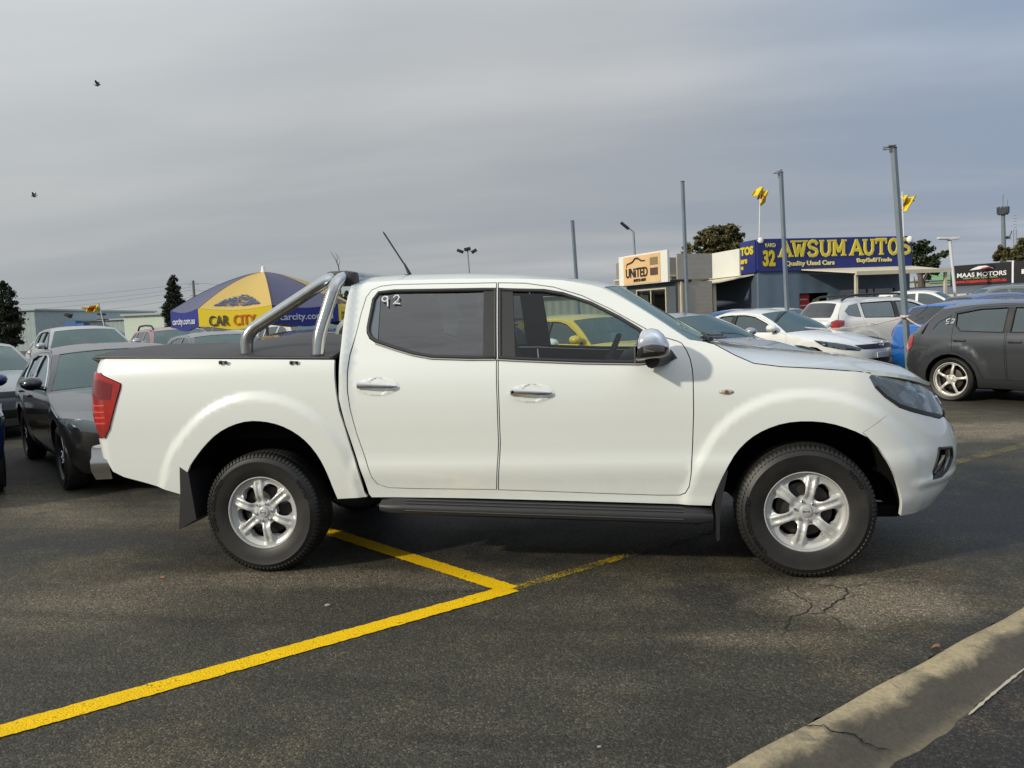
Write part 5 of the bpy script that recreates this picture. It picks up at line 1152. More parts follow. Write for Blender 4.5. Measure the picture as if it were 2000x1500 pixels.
lbox('low_wall',(-.30,-.20),(1.0,SL),(0,1.15),mat('grey_panel',(.17,.19,.21),.7),sh)
# posters inside the doorway
ps=lbox('poster_board',(dw0+.05,dw0+.75),(.30,.33),(.9,2.0),M_rd,sh)
for i,zz in enumerate((1.75,1.45,1.15)): ltext('poster_lettering','SALE' if i==9 else 'OPEN'[0:4] if False else '----',dw0+.40,.27,zz,M_wht,ps,(.42,.05),bold=.02)
lbox('poster_panel',(dw0+.95,dw0+1.3),(.30,.33),(1.25,1.75),M_yel,sh)
# flags on the office roof
M_flag=mat('yellow_flag_cloth',(.70,.52,.01),.7); M_fred=mat('flag_red_print',(.45,.04,.02),.7); M_pole=mat('galvanised_pole',(.22,.26,.29),.45,.5,var=.15,vscale=4); M_poleW=mat('white_pole',(.60,.62,.62),.5)
def flag(name_l,px,ptop,pbot,d,pts,print_,base_z=None,curl=.25):
    "pole and cloth; cloth outline in pixels at the flag's own distance, waved in depth"
    t=thing('flag',name_l,'flag',at(px[1],pbot,d)); o=t.location.copy()
    k=MB(); a=at(px[0],ptop,d)-o; k.tube([(0,0,0),a],.03,8); k.build('flag_pole',M_poleW,t,smooth=True)
    def F(u,v):
        p=at(u,v,d); w=math.sin((u-px[0])*.42+v*.25)*curl; return tuple(p-o+CF*w)
    panel('flag_cloth',F,pts,M_flag,t,step=3,ret=.02,flip=True)
    panel('flag_print',F,print_,M_fred,t,step=3,ret=.0,off=.03,flip=True)
flag('yellow flag hanging folded on a thin pole above the office corner',(1485,1483),366,466,40.2,[(1474,372),(1484,365),(1493,370),(1501,378),(1497,392),(1488,402),(1481,402),(1485,390),(1474,382),(1471,378)],[(1484,379),(1490,380),(1491,387),(1487,392),(1484,386)])
flag('yellow flag blowing sideways behind the tallest grey post',(1762,1765),374,463,41,[(1763,381),(1775,384),(1789,385),(1790,390),(1778,397),(1775,410),(1768,416),(1764,413)],[(1765,388),(1769,388),(1772,393),(1769,400),(1766,401)])
# white ball lamps at the sign corners
for px,py in ((1485,470),(1777,467)):
    k=MB(); k.lathe([(0,-.16),(.12,-.11),(.16,0),(.12,.11),(0,.16)],axis='Z',n=14); o=k.build('bulkhead_lamp',M_wht,sh,smooth=True); q=fa; p=at(px,py,39.7); r_=p-fa.o; o.location=(r_.dot(fa.u),r_.dot(fa.v),r_.z)
# the sign with the car outline, on its own small office
A2=at(1224,560,42.5); B2=at(1319,556,38.5); fb=Fr(A2,(B2-A2)); L2=(Vector((B2.x,B2.y,0))-fb.o).length
z1=at(1215,505,42.5).z; z0=at(1220,560,42.5).z
off2=thing('site_office','small blue grey weatherboard office under an orange and white sign','building',fb.o,fb.rz)
M_wb=wallmat('blue_grey_weatherboard',(.085,.105,.125),per=.18); 
wx0,wx1=L2*.23,L2*.82; wz1=z0-.28
for a0,a1,b0,b1 in ((0,wx0,0,z0),(wx1,L2,0,z0),(wx0,wx1,wz1,z0),(wx0,wx1,0,1.0)): lbox('wall',(a0,a1),(0,.12),(b0,b1),M_wb,off2)
lbox('wall',(L2-.12,L2),(.13,2.1),(0,z0),wallmat('taupe_return_wall',(.42,.385,.33),per=.2),off2); lbox('parapet',(L2-.04,L2+.04),(.10,2.1),(z0+.12,z1-.15),wallmat('taupe_return_parapet',(.44,.41,.36),per=.25),off2); lbox('downpipe',(L2+.003,L2+.09),(.25,.34),(0,z0),M_cream,off2); lbox('wall',(0,.12),(.13,.8),(0,z0),M_wb,off2); lbox('wall',(.13,L2-.13),(.7,.8),(0,z0),M_wb,off2)
w=lbox('window',(wx0,wx1),(.05,.07),(1.0,wz1),M_dglass,off2)
for a0,a1,b0,b1 in ((wx0-.05,wx0+.02,1.0,wz1),(wx1-.02,wx1+.05,1.0,wz1),((wx0+wx1)/2-.03,(wx0+wx1)/2+.03,1.0,wz1-.02),(wx0-.05,wx1+.05,wz1,wz1+.06)): lbox('window_frame',(a0,a1),(-.04,-.002),(b0,b1),M_cream,w)
lbox('roof',(-.2,L2+.05),(-.25,.9),(z0,z0+.10),M_dark,off2)
sg_=lbox('roof_sign',(-.02,L2+.02),(-.42,-.30),(z0+.02,z1+.05),M_wsign,off2); Hs=z1-z0
M_or=mat('orange_sign_print',(.66,.40,.20),.6,var=.0,dirt=(.70,.52,.26),vscale=1.2); sp_=lbox('sign_panel',(L2*.11,L2*.87),(-.45,-.422),(z0+.06,z1-.02),M_or,sg_)
ltext('sign_lettering','UNiTED',L2*.40,-.47,z0+Hs*.42,M_blk,sp_,(L2*.46,Hs*.32),bold=.015)
ltext('sign_lettering','AUTOS NSW',L2*.46,-.47,z0+Hs*.16,M_blk,sp_,(L2*.26,Hs*.10),bold=.01)
k=MB(); k.tube([(L2*a,-.46,z0+Hs*b) for a,b in ((.18,.62),(.20,.74),(.26,.76),(.32,.80),(.37,.90),(.43,.90),(.50,.80),(.58,.79))],[.02,.04,.04,.045,.045,.045,.04,.03],6); k.build('sign_car_outline',M_blk,sp_,smooth=True)
lbox('sign_badge',(L2*.68,L2*.83),(-.475,-.452),(z0+Hs*.28,z0+Hs*.52),mat('brown_badge',(.09,.05,.045),.5),sp_); lbox('sign_badge',(L2*.68,L2*.83),(-.475,-.452),(z0+Hs*.62,z0+Hs*.86),mat('olive_badge',(.22,.18,.09),.5),sp_)
# plain brown weatherboard building between the two
A3=at(1300,560,43); B3=at(1372,556,44.5); fc=Fr(A3,B3-A3); L3=(Vector((B3.x,B3.y,0))-fc.o).length; z3=at(1310,503,43).z; z3b=at(1310,540,43).z
br=thing('weatherboard_building','plain taupe weatherboard building with downpipes between the two yard offices','building',fc.o,fc.rz)
M_tau=wallmat('taupe_weatherboard',(.26,.235,.20),per=.2); lbox('wall',(0,L3),(0,4),(0,z3b),M_tau,br); lbox('parapet',(.0,L3),(-.12,3.9),(z3b+.08,z3),wallmat('taupe_parapet',(.27,.25,.225),per=.25),br); lbox('gutter',(-.05,L3+.05),(-.22,4.05),(z3b,z3b+.08),M_cream,br)
for a in (.25,L3*.55): lbox('downpipe',(a,a+.1),(-.1,-.005),(0,z3b-.01),M_cream,br)
# right: black fascia sign over a cream awning
A4=at(1858,560,50); B4=at(1978,552,47); fd=Fr(A4,B4-A4); L4=(Vector((B4.x,B4.y,0))-fd.o).length; z4t=at(1858,520,50).z; z4b=at(1858,559,50).z; H4=z4t-z4b
bm_=thing('showroom_building','low building under a black sign with white and red lettering and a cream awning','building',fd.o,fd.rz)
s1=lbox('fascia_sign',(0,L4),(-.1,0),(z4b,z4t),M_blk,bm_); s2=lbox('fascia_sign',(L4+.12,L4*2.2),(-.1,0),(z4b,z4t),M_blk,bm_); lbox('sign_divider',(L4+.01,L4+.11),(-.14,.02),(z4b,z4t+.05),M_wht,bm_)
ltext('sign_lettering','MAAS MOTORS',L4*.52,-.12,z4b+H4*.50,M_wht,s1,(L4*.80,H4*.22),bold=.02); ltext('sign_lettering','GREAT CARS. REAL DEALS',L4*.50,-.12,z4b+H4*.335,mat('green_lettering',(.30,.42,.15),.5),s1,(L4*.56,H4*.07),bold=.02)
ltext('sign_lettering','www.maasmotors.com.au',L4*.50,-.12,z4b+H4*.18,M_rd,s1,(L4*.84,H4*.15),bold=.03); ltext('sign_lettering','MAAS',L4*1.40,-.12,z4b+H4*.50,M_wht,s2,(L4*.5,H4*.22),bold=.05)
k=MB(); C=[(.33,.72),(.38,.80),(.48,.90),(.60,.90),(.70,.80),(.72,.73),(.60,.76),(.45,.74)]; k.prism([(L4*a,z4b+H4*b) for a,b in C],-.135,-.115); k.build('sign_car_emblem',M_wht,s1); k=MB(); k.prism([(L4*a,z4b+H4*b) for a,b in ((.50,.75),(.56,.83),(.66,.82),(.71,.74),(.60,.76))],-.145,-.137); k.build('sign_car_emblem',M_rd,s1)
aw=slabq('awning',[(-3.6,-.12,z4b-.02),(L4*2.3,-.12,z4b-.02),(L4*2.3,-2.4,z4b-.50),(-4.6,-2.4,z4b-.62)],.05,mat('corrugated_grey',(.10,.12,.15),.5),bm_); slabq('awning_fascia',[(-4.6,-2.42,z4b-.56),(L4*2.3,-2.42,z4b-.44),(L4*2.3,-2.52,z4b-.44),(-4.6,-2.52,z4b-.56)],.17,M_cream,bm_)
for a in (-4.4,L4*.9,L4*2.1): lbox('awning_post',(a,a+.12),(-2.4,-2.28),(0,z4b-.75),M_cream,bm_)
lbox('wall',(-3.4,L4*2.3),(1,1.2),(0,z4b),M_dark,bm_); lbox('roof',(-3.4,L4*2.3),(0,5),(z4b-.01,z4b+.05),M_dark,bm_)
# far pale sheds
def shed(px0,px1,ptop,d,dep,m,label,name='warehouse',slope=0):
    a=at(px0,600,d); b=at(px1,600,d); F_=Fr(a,b-a); L=(Vector((b.x,b.y,0))-F_.o).length; z=at((px0+px1)/2,ptop,d).z
    t=thing(name,label,'building',F_.o,F_.rz); lbox('wall',(0,L),(0,dep),(0,z),m,t); lbox('roof',(-.2,L+.2),(-.2,dep+.2),(z+.002,z+.18),mat('pale_roof_sheet',(.42,.46,.45),.5),t); return t
M_green=wallmat('pale_green_sheet',(.36,.42,.41),horizontal=False,per=.5,bev=.3)
shed(-260,66,613,88,30,M_green,'tall pale green shed wall behind the left cypress'); shed(70,345,626,96,30,wallmat('pale_green_sheet_long',(.38,.44,.43),horizontal=False,per=.5,bev=.3),'long pale green shed on the left horizon')
t=shed(240,318,616,70,6,mat('cream_green_box',(.62,.70,.58),.6),'cream box shaped cabin in front of the long green shed','cabin')
t=shed(1786,1872,548,75,10,mat('pale_grey_wall',(.40,.44,.42),.7),'pale grey shed with a green sign behind the veranda'); 
k=MB(); k.box((2.4,-.06,3.35),(2.2,.06,.75)); k.build('green_sign',mat('green_sign',(.25,.52,.25),.6),t)
t=shed(1040,1215,578,38,4,wallmat('cream_sheet_fence',(.36,.38,.32),horizontal=False,per=.35),'cream ribbed sheet shed seen through the pickup cab','shed')
# blue tarpaulin marquee with a yellow ball, seen through the cab
# ---------------------------------------------------------------- posts and lamps
def post(px0,pt,px1,pb,d,w,label,bits=False,base=True):
    top=at(px0,pt,d); bot=at(px1,pb,d); dirv=(bot-top); 
    if bot.z>0: bot=top+dirv*((top.z)/(top.z-bot.z))
    t=thing('steel_post',label,'post',(bot.x,bot.y,0),group='square steel posts in the yard'); o=Vector((bot.x,bot.y,0)); k=MB(); a=top-o
    q=Matrix.Rotation(R(38),3,'Z'); vs=[]
    for z_,c in ((0,Vector((0,0,0))),(1,a)):
        for sx,sy in ((-1,-1),(1,-1),(1,1),(-1,1)): vs.append(c+q@Vector((sx*w/2,sy*w/2,0)))
    k.add(vs,[(0,1,5,4),(1,2,6,5),(2,3,7,6),(3,0,4,7),(4,5,6,7),(3,2,1,0)]); k.build('post_tube',M_pole,t)
    k=MB(); k.box((a.x,a.y,a.z+.008),(w*1.1,w*1.1,.016),rz=R(38)); k.build('post_cap',M_black,t)
    if bits:
        k=MB(); random.seed(int(px0))
        for i in range(7):
            an=random.uniform(-.6,.6)+PI; p=a+Vector((0,0,-.02+random.uniform(-.06,.06))); k.tube([p,p+Vector((random.uniform(-.02,.05),0,.04)),p+Vector((-random.uniform(.05,.16),random.uniform(-.05,.05),random.uniform(-.05,.06)))],.007,5)
        k.box((a.x-.02,a.y,a.z-.03),(.07,.07,.05)); k.build('wire_ends',mat('dull_wire',(.12,.11,.10),.6),t)
    if base: k=MB(); k.box((0,0,.01),(w*2,w*2,.02)); k.build('base_plate',M_pole,t)
    return t
post(1745,290,1774,700,13.2,.072,'tallest square grey steel post with wire ends, beside the dark grey hatchback',True)
post(1525,337,1537,600,17.2,.066,'square grey steel post with a loose wire in front of the big navy sign',True)
post(1333,355,1343,610,18.5,.060,'bare square grey steel post in front of the taupe weatherboard wall')
post(1118,432,1127,560,24,.078,'lone grey steel post rising behind the pickup roof')
# rope with white flecks from the tallest post
k=MB(); P0=at(1768,619,13.15); 
for q,sag in ((at(1560,638,16.5),.10),(at(1808,641,12.6),.02)):
    pts=[P0.lerp(q,i/16)+Vector((0,0,-sag*4*(i/16)*(1-i/16))) for i in range(17)]; k.tube([p for p in pts],.011,6)
for i in range(6): k.tube([P0+Vector((.07*math.cos(a),.07*math.sin(a),.004*i)) for a in [2*PI*j/10 for j in range(11)]],.010,5,cap=False)
o=k.build('barrier_rope',mat('white_rope',(.62,.60,.56),.8,dirt=(.45,.2,.18),vscale=14)); tag(o,'thin white rope strung from the tallest grey post between cars','rope')
def lamp(px0,pt,px1,pb,d,label,heads,m,r=.06,name='flood_light'):
    top=at(px0,pt,d); bot=at(px1,pb,d); dv=bot-top; g=top+dv*(top.z/(top.z-bot.z)) if bot.z<top.z else bot
    t=thing(name,label,'floodlight',(g.x,g.y,0),group='yard floodlights'); o=Vector((g.x,g.y,0)); k=MB(); k.tube([(0,0,0),top-o],r,10); k.build('mast',m,t,smooth=True)
    hk=MB()
    for dx,dz,w,h,tilt in heads:
        c=top-o+CR*dx+Vector((0,0,dz)); M_=Matrix.Rotation(R(tilt),3,'Y'); q=Matrix((CR,Vector((-CR.y,CR.x,0)).normalized(),(0,0,1))).transposed()
        k=MB(); k.box((c.x,c.y,c.z),(w,.34,h),M=q@M_,bev=.03); k.build('lamp_head',m if m!=M_pole else M_black,t,smooth=True); hk.tube([top-o,c],r*.45,6)
    hk.build('bracket',m,t,smooth=True); return t
lamp(1237,452,1240,500,44,'black single floodlight on a pole above the orange and white sign',[(-.45,.30,.55,.12,40)],M_pole)
lamp(913,490,917,535,62,'three headed floodlight mast far behind the pickup roof',[(-.55,-.02,.5,.22,20),(0,.14,.5,.22,-12),(.5,-.02,.45,.22,-30)],M_pole,.05)
lamp(1855,470,1860,520,46,'white twin headed floodlight pole left of the black sign',[(-.35,.12,.62,.12,3),(.20,.12,.6,.16,-3)],M_poleW,.085)
lamp(141,622,144,640,58,'small tilted floodlight above the blue bin on the left horizon',[(-.25,.25,.45,.3,25)],M_pole,.05)
lamp(203,624,205,640,58,'dark caged floodlight right of the small yellow flag',[(-.1,.0,.75,.08,0),(-.15,.38,.5,.16,4)],M_pole,.06)
flag('small yellow flag with red print on the left horizon',(193,204),592,640,57,[(160,601),(176,599),(193,592),(195,606),(180,611),(168,608)],[(168,602),(178,601),(189,597),(189,603),(178,607)],curl=.2)
k=MB(); p=at(143,634,58); k.box(tuple(p),(.85,.6,.5)); k.box(tuple(p+Vector((.75,0,-.1))),(.6,.6,.35)); o=k.build('banner',mat('blue_banner',(.04,.11,.30),.6),None); tag(o,'blue and pale boxy banner below the tilted floodlight','banner')
# power pole and wires
pp=thing('power_pole','distant timber power pole with cross arm left of the umbrella','power pole',grd(381,110))
o=pp.location; k=MB(); t0=at(377,548,110)-o; k.tube([(0,0,0),t0],.17,8); k.build('pole_shaft',mat('weathered_timber',(.13,.12,.11),.8),pp,smooth=True)
k=MB(); k.box((t0.x,t0.y,t0.z-.5),(1.5,.12,.14)); k.box((t0.x,t0.y,t0.z-2.0),(1.1,.12,.12)); k.build('cross_arm',M_pole,pp)
M_wire=mat('cable',(.15,.16,.17),.6)
for (a,b,lb) in (((-60,585),(378,552),'topmost thin wire running left from the distant power pole'),((-60,598),(378,560),'second wire from the top, left of the distant power pole'),((-60,610),(378,566),'third wire from the top, left of the distant power pole'),((-60,625),(378,580),'lowest thin wire, passing behind the small yellow flag'),((378,552),(470,556),'upper short wire from the power pole to behind the umbrella'),((378,566),(520,575),'lower short wire from the power pole to behind the umbrella')):
    p=at(a[0],a[1],111 if a[0]>0 else 120); q=at(b[0],b[1],111); k=MB(); k.tube([p.lerp(q,i/10)+Vector((0,0,-.9*4*(i/10)*(1-i/10)*((q-p).length/60))) for i in range(11)],.022,5); o=k.build('overhead_wire',M_wire); tag(o,lb,'wire',group='overhead wires at the left horizon')
# phone tower
tw=thing('phone_tower','distant grey mobile phone tower with antenna ring at the right edge','tower',grd(1963,170)); o=tw.location
k=MB(); a=at(1959,412,170)-o; k.tube([(0,0,0),a],[.5,.36],12); k.build('tower_shaft',mat('tower_grey',(.13,.16,.17),.6),tw,smooth=True)
k=MB()
for i in range(12):
    q=2*PI*i/12; c=a+Vector((1.05*math.cos(q),1.05*math.sin(q),0)); k.box((c.x,c.y,c.z+.2),(.20,.20,1.3)); k.tube([a+Vector((0,0,-.9)),c+Vector((0,0,-.5))],.08,5)
k.tube([a+Vector((.85*math.cos(q),.85*math.sin(q),-.6)) for q in [2*PI*i/14 for i in range(15)]],.20,6); k.tube([a,a+Vector((0,0,3.4))],.05,5); k.tube([a+Vector((.7,0,0)),a+Vector((.9,0,2.3))],.04,5); k.tube([a+Vector((0,0,-5.5)),a+Vector((1.4,0,-5.2)),a+Vector((1.7,0,-4.2))],.12,6); k.box(tuple(a+Vector((1.0,0,-5.6))),(.8,.5,.4))
k.build('antenna_ring',mat('tower_dark',(.07,.08,.09),.6),tw)
k=MB(); 
for sx in (1.5,2.1): k.tube([(sx,0,0),(sx,0,a.z-4)],.05,5)
for i in range(30): k.tube([(1.5,0,i*a.z/31),(2.1,0,i*a.z/31)],.035,4)
k.build('ladder',M_wire,tw)
# ---------------------------------------------------------------- trees
def leafmat(name,c1,c2,c3):
    m=bpy.data.materials.new(name); m.use_nodes=True; nt=m.node_tree; b=nt.nodes['Principled BSDF']; g=nt.nodes.new('ShaderNodeNewGeometry'); 
    c=ramp(nt,g.outputs['Random Per Island'],[(0.,c1),(.55,c2),(1.,c3)]); nt.links.new(c,b.inputs['Base Color']); b.inputs['Roughness'].default_value=.6; b.inputs['Specular IOR Level'].default_value=.25; return m
def tree(label,base,blobs,nleaf,ls,m,trunk=None,limbs=(),name='gum_tree',cat='tree',up=False):
    t=thing(name,label,cat,base); random.seed(int(abs(base[0]*97+base[1]*13))%9999); k=MB()
    tot=sum(b[3]*b[4]*b[5] for b in blobs)
    for (x,y,z,rx,ry,rz) in blobs:
        n=int(nleaf*rx*ry*rz/tot)+60; nc=max(5,n//48); cl=[]
        for i in range(nc):
            v=Vector((random.gauss(0,1),random.gauss(0,1),random.gauss(0,1))).normalized()*(random.random()**.45); cl.append(v)
        for i in range(n):
            c=random.choice(cl); s_=.26; v=c+Vector((random.gauss(0,s_*.5),random.gauss(0,s_*.5),random.gauss(0,s_*.5)))
            p=Vector((x+v.x*rx,y+v.y*ry,z+v.z*rz)); a=Vector((random.gauss(0,1),random.gauss(0,1),random.gauss(0,.6)+(1.6 if up else 0))).normalized(); b_=a.cross(Vector((random.gauss(0,1),random.gauss(0,1),random.gauss(0,1)))).normalized(); L=ls*random.uniform(.6,1.3); w=L*.42
            k.add([p-a*L*.5,p+b_*w*.5,p+a*L*.5,p-b_*w*.5],[(0,1,2,3)])
    k.build('crown',m,t,fix=False)
    k=MB(); bk=mat('bark',(.13,.105,.08),.85,var=.3,vscale=4)
    if trunk: k.tube([Vector(p) for p in trunk[0]],trunk[1],8)
    for P,r in limbs: k.tube([Vector(p) for p in P],[r]+[r*.6]*(len(P)-2)+[r*.25],6)
    if k.v: k.build('trunk',bk,t,smooth=True)
    return t
G_gum=leafmat('gum_leaves',(.045,.055,.022),(.11,.105,.042),(.20,.15,.07)); G_dk=leafmat('dark_leaves',(.018,.030,.014),(.040,.058,.024),(.075,.09,.04)); G_cy=leafmat('cypress_leaves',(.008,.012,.007),(.018,.026,.013),(.035,.042,.02)); G_rs=leafmat('russet_leaves',(.05,.045,.02),(.10,.075,.03),(.14,.13,.05))
def px_tree(label,basepx,d,blobs_px,nleaf,ls,m,trunkpx=None,limbs_px=(),name='gum_tree',up=False,dep=1.0):
    base=grd(basepx,d); f=1600/d
    def L(px,py,dd=0.): p=at(px,py,d+dd); return p-base
    bl=[]
    for (px,py,rx,ry) in blobs_px:
        p=L(px,py,random.uniform(-.6,.6)*rx/f*.6); bl.append((p.x,p.y,p.z,rx/f,rx/f*dep,ry/f))
    tr=None
    if trunkpx: tr=([Vector((0,0,0))]+[L(*q) for q in trunkpx[0]],trunkpx[1])
    return tree(label,base,bl,nleaf,ls,m,tr,[([L(*q) for q in P],r) for P,r in limbs_px],name,'tree',up)
px_tree('spreading olive and russet gum tree behind the white sign board',1400,62,[(1398,462,30,18),(1428,455,24,16),(1375,470,22,16),(1350,484,18,12),(1415,485,32,16),(1445,462,14,12),(1385,492,30,12),(1340,494,10,8),(1432,478,22,15),(1372,455,9,7),(1408,446,12,7)],9000,.30,G_gum,([(1398,560),(1396,500)],[.45,.4,.25]),[([(1396,520),(1375,480),(1360,470)],.16),([(1397,515),(1425,475),(1440,460)],.16),([(1396,500),(1402,460)],.14)])
px_tree('dark green leaning tree behind the right end of the navy sign',1800,56,[(1792,482,16,12),(1803,490,17,14),(1788,505,17,14),(1812,512,20,13),(1834,503,16,9),(1800,522,20,12),(1843,494,9,6),(1822,528,15,9),(1815,541,10,8),(1782,478,8,7),(1807,474,8,5)],5200,.30,G_dk,([(1800,590),(1797,530)],[.3,.22,.16]),[([(1797,560),(1815,530),(1838,503)],.12),([(1797,550),(1790,510),(1790,485)],.12),([(1793,590),(1785,540)],.1),([(1808,590),(1805,540)],.1)])
px_tree('russet shrubby tree at the foot of the phone tower',1955,70,[(1952,492,10,14),(1958,500,12,12),(1948,505,8,10)],1600,.3,G_rs,([(1956,560),(1956,500)],[.2,.2,.12]))
px_tree('green and russet tree cut by the right edge above the black sign',1990,66,[(1982,488,17,14),(2000,478,16,14),(1972,498,12,10),(2018,480,22,22),(1992,502,22,10)],4000,.3,G_gum,([(1992,560),(1992,500)],[.3,.3,.2]))
for nm,bx,hw,ptop,pbot,d in (('large dark cypress at the left edge of the photo',14,29,553,672,46),('slim dark cypress between the flag and the umbrella',341,19,544,640,54),):
    bl=[]; n=9
    for i in range(n):
        f_=i/(n-1); py=pbot-(pbot-ptop)*f_*.96-3; w=hw*(1-.62*(max(0,f_-.35)/.65)**1.4 if f_>.3 else .85+.15*f_/.3)
        bl.append((bx-(pbot-py)*.042+random.uniform(-1.5,1.5),py,w*1.02,(pbot-ptop)/n*.95))
    px_tree(nm,bx,d,bl,17000,.15,G_cy,([(bx,640)],[.25,.2]),name='cypress_tree',up=True)
px_tree('dark tree top glimpsed between the sports bar and the cab',672,40,[(668,590,10,22),(676,575,6,14),(672,612,12,16)],1500,.22,G_dk,([(672,620)],[.2,.15]))
bt=thing('bare_sapling','leafless forked twig rising above the sports bar','tree',grd(662,26)); o=bt.location; k=MB()
q=lambda x,y: at(x,y,26)-o
k.tube([(0,0,0),q(664,540),q(661,520),q(656,508)],[.05,.022,.018,.014],6); k.tube([q(656,508),q(650,498),q(646,491)],[.013,.009,.004],5); k.tube([q(658,514),q(659,502),q(655,493)],[.012,.008,.004],5); k.tube([q(661,520),q(664,510),q(660,497)],[.01,.006,.003],5); k.build('twigs',mat('twig_bark',(.10,.09,.08),.8),bt)
# ---------------------------------------------------------------- market umbrella
UD=13.0; ub=grd(519,UD); um=thing('market_umbrella','large blue and yellow striped umbrella with lettered valance behind the pickup tray','umbrella',ub)
zap=at(516,532,UD).z; zed=at(500,602,UD).z; RU=1.40; M_uy=mat('umbrella_yellow',(.54,.38,.11),.75,bump=.1,bscale=120); M_ub=mat('umbrella_blue',(.085,.088,.15),.7,bump=.1,bscale=120); M_vy=mat('valance_yellow',(.74,.56,.01),.6); M_vb=mat('valance_blue',(.012,.022,.20),.55); M_navt=mat('navy_print',(.05,.03,.05),.6); M_redt=mat('orange_red_print',(.62,.12,.01),.6)
ua0=math.atan2(CAMPOS.y-ub.y,CAMPOS.x-ub.x)+R(3.5)
def rim_pt(i,r=RU,z=None): a=ua0+i*PI/4; return Vector((r*math.cos(a),r*math.sin(a),z))
def canopy(i,t,s_):
    "t 0 apex..1 edge, s_ 0..1 across the segment, cloth sags between ribs"
    a=rim_pt(i,RU*t,0).lerp(rim_pt(i+1,RU*t,0),s_); z=zap+(zed-zap)*(t**1.55); sag=.05*math.sin(PI*s_)*t; return (a.x,a.y,z-sag)
for i in range(8):
    y=i%2==1
    def F(a,b,i=i): return canopy(i,b,min(1,max(0,.5+(a)/(max(b,.02)))))
    P=[(-.5*.03,.03),(.5*.03,.03),(.5,1.0),(-.5,1.0)]
    panel('canopy_panel',F,P,M_uy if y else M_ub,um,step=.09,ret=.006)
    def V(a,b,i=i): c=canopy(i,1.0,a); return (c[0]*(1.004),c[1]*1.004,c[2]-b*.26+.012*math.sin(a*PI*3)*b)
    v=panel('valance',V,[(0,0),(1,0),(1,1),(0,1)],M_vy if y else M_vb,um,step=.12,ret=.005,flip=True)
    p0=Vector(V(0,.5)); p1=Vector(V(1,.5)); mid=(p0+p1)/2; outw=Vector((mid.x,mid.y,0)).normalized(); xd=Vector((-outw.y,outw.x,0)); 
    base=Vector(V(.5,.5))+outw*.012
    if y:
        text('valance_lettering','CAR',.1,M_navt,v,bold=.001,M=frame(base-xd*.24,xd,(0,0,1)),depth=.006,fit=(.29,.15)); text('valance_lettering','CITY',.1,M_redt,v,bold=.001,M=frame(base+xd*.13,xd,(0,0,1)),depth=.006,fit=(.32,.15))
        # heap-of-cars emblem on the panel: a mound of speckles
        def E_(a,b,i=i): c=Vector(F(a,b)); return tuple(c)
        em=[(-.27,.93),(-.22,.885),(-.14,.85),(-.06,.815),(.05,.81),(.15,.845),(.22,.88),(.27,.925)]
        k=MB(); random.seed(i)
        for q in range(420):
            a=random.uniform(-.31,.31); top=.735+.20*(abs(a)/.30)**1.8; b=random.uniform(top,.935)
            if top>.935: continue
            c=Vector(F(a,b)); c2=Vector(F(a+.012,b)); c3=Vector(F(a,b+.012)); nn=(c2-c).cross(c3-c).normalized(); 
            if nn.z<0: nn=-nn
            u_=(c2-c).normalized(); w_=nn.cross(u_); s1=random.uniform(.008,.02); s2=random.uniform(.006,.011); c=c+nn*(.006+q*.00002)
            k.add([c-u_*s1-w_*s2,c+u_*s1-w_*s2,c+u_*s1+w_*s2,c-u_*s1+w_*s2],[(0,1,2,3)])
        k.build('emblem_print',mat('emblem_ink',(.09,.10,.17),.7),v,fix=False)
    else: text('valance_lettering','carcity.com.au',.1,mat('pale_print',(.50,.52,.62),.6),v,bold=.002,M=frame(base,xd,(0,0,1)),depth=.006,fit=(.86,.12))
    # lower second skirt seen under the far side
k=MB(); k.lathe([(0,.10),(.03,.09),(.032,.03),(.05,.0),(.05,-.02)],c=(0,0,zap),axis='Z',n=14); k.build('finial',M_wht,um,smooth=True)
k=MB(); k.tube([(0,0,0),(0,0,zap)],.024,12); k.build('umbrella_pole',mat('cream_pole',(.60,.57,.48),.5),um,smooth=True)
for i in range(8):
    k=MB(); k.tube([(0,0,zap-.05),rim_pt(i,RU*.5,zap+(zed-zap)*.43-.03),rim_pt(i,RU*.99,zed-.02)],.010,6); k.tube([(0,0,zap-.62),rim_pt(i,RU*.5,zap+(zed-zap)*.43-.04)],.008,6); k.build('rib',M_cream,um)
k=MB(); k.lathe([(0,0),(.30,0),(.30,.06),(.10,.09),(.04,.3),(0,.3)],axis='Z',n=20); k.build('umbrella_base',M_black,um,smooth=True)
# ---------------------------------------------------------------- birds
def bird(px,py,d,label,flip=1,s_=1.0):
    t=thing('bird',label,'bird',at(px,py,d),group=None); t.rotation_euler=(0,0,math.atan2(CR.y,CR.x)+(0 if flip>0 else PI)); k=MB()
    k.tube([(.30*s_,0,.0),(.20*s_,0,.02),(.08*s_,0,0),(-.08*s_,0,-.03),(-.22*s_,0,.0),(-.36*s_,0,.02)],[.012*s_,.05*s_,.085*s_,.085*s_,.045*s_,.03*s_],10); m=mat('dark_plumage',(.03,.03,.032),.7); b_=k.build('bird_body',m,t,smooth=True)
    for sy in (-1,1):
        k=MB(); vs=[(.10*s_,sy*.05*s_,.03),(-.10*s_,sy*.05*s_,.02),(-.16*s_,sy*.20*s_,.22*s_),(-.12*s_,sy*.30*s_,.36*s_),(-.02*s_,sy*.30*s_,.38*s_),(.08*s_,sy*.20*s_,.24*s_)]
        k.add(vs+[(v[0],v[1],v[2]-.012) for v in vs],[(0,1,2,3,4,5),(11,10,9,8,7,6)]+[(i,i+6,(i+1)%6+6,(i+1)%6) for i in range(6)]); k.build('wing',m,t)
bird(191,166,40,'small dark bird flying high in the upper left sky',1,.52); bird(66,383,40,'small dark bird flying lower near the left edge of the sky',-1,.48)

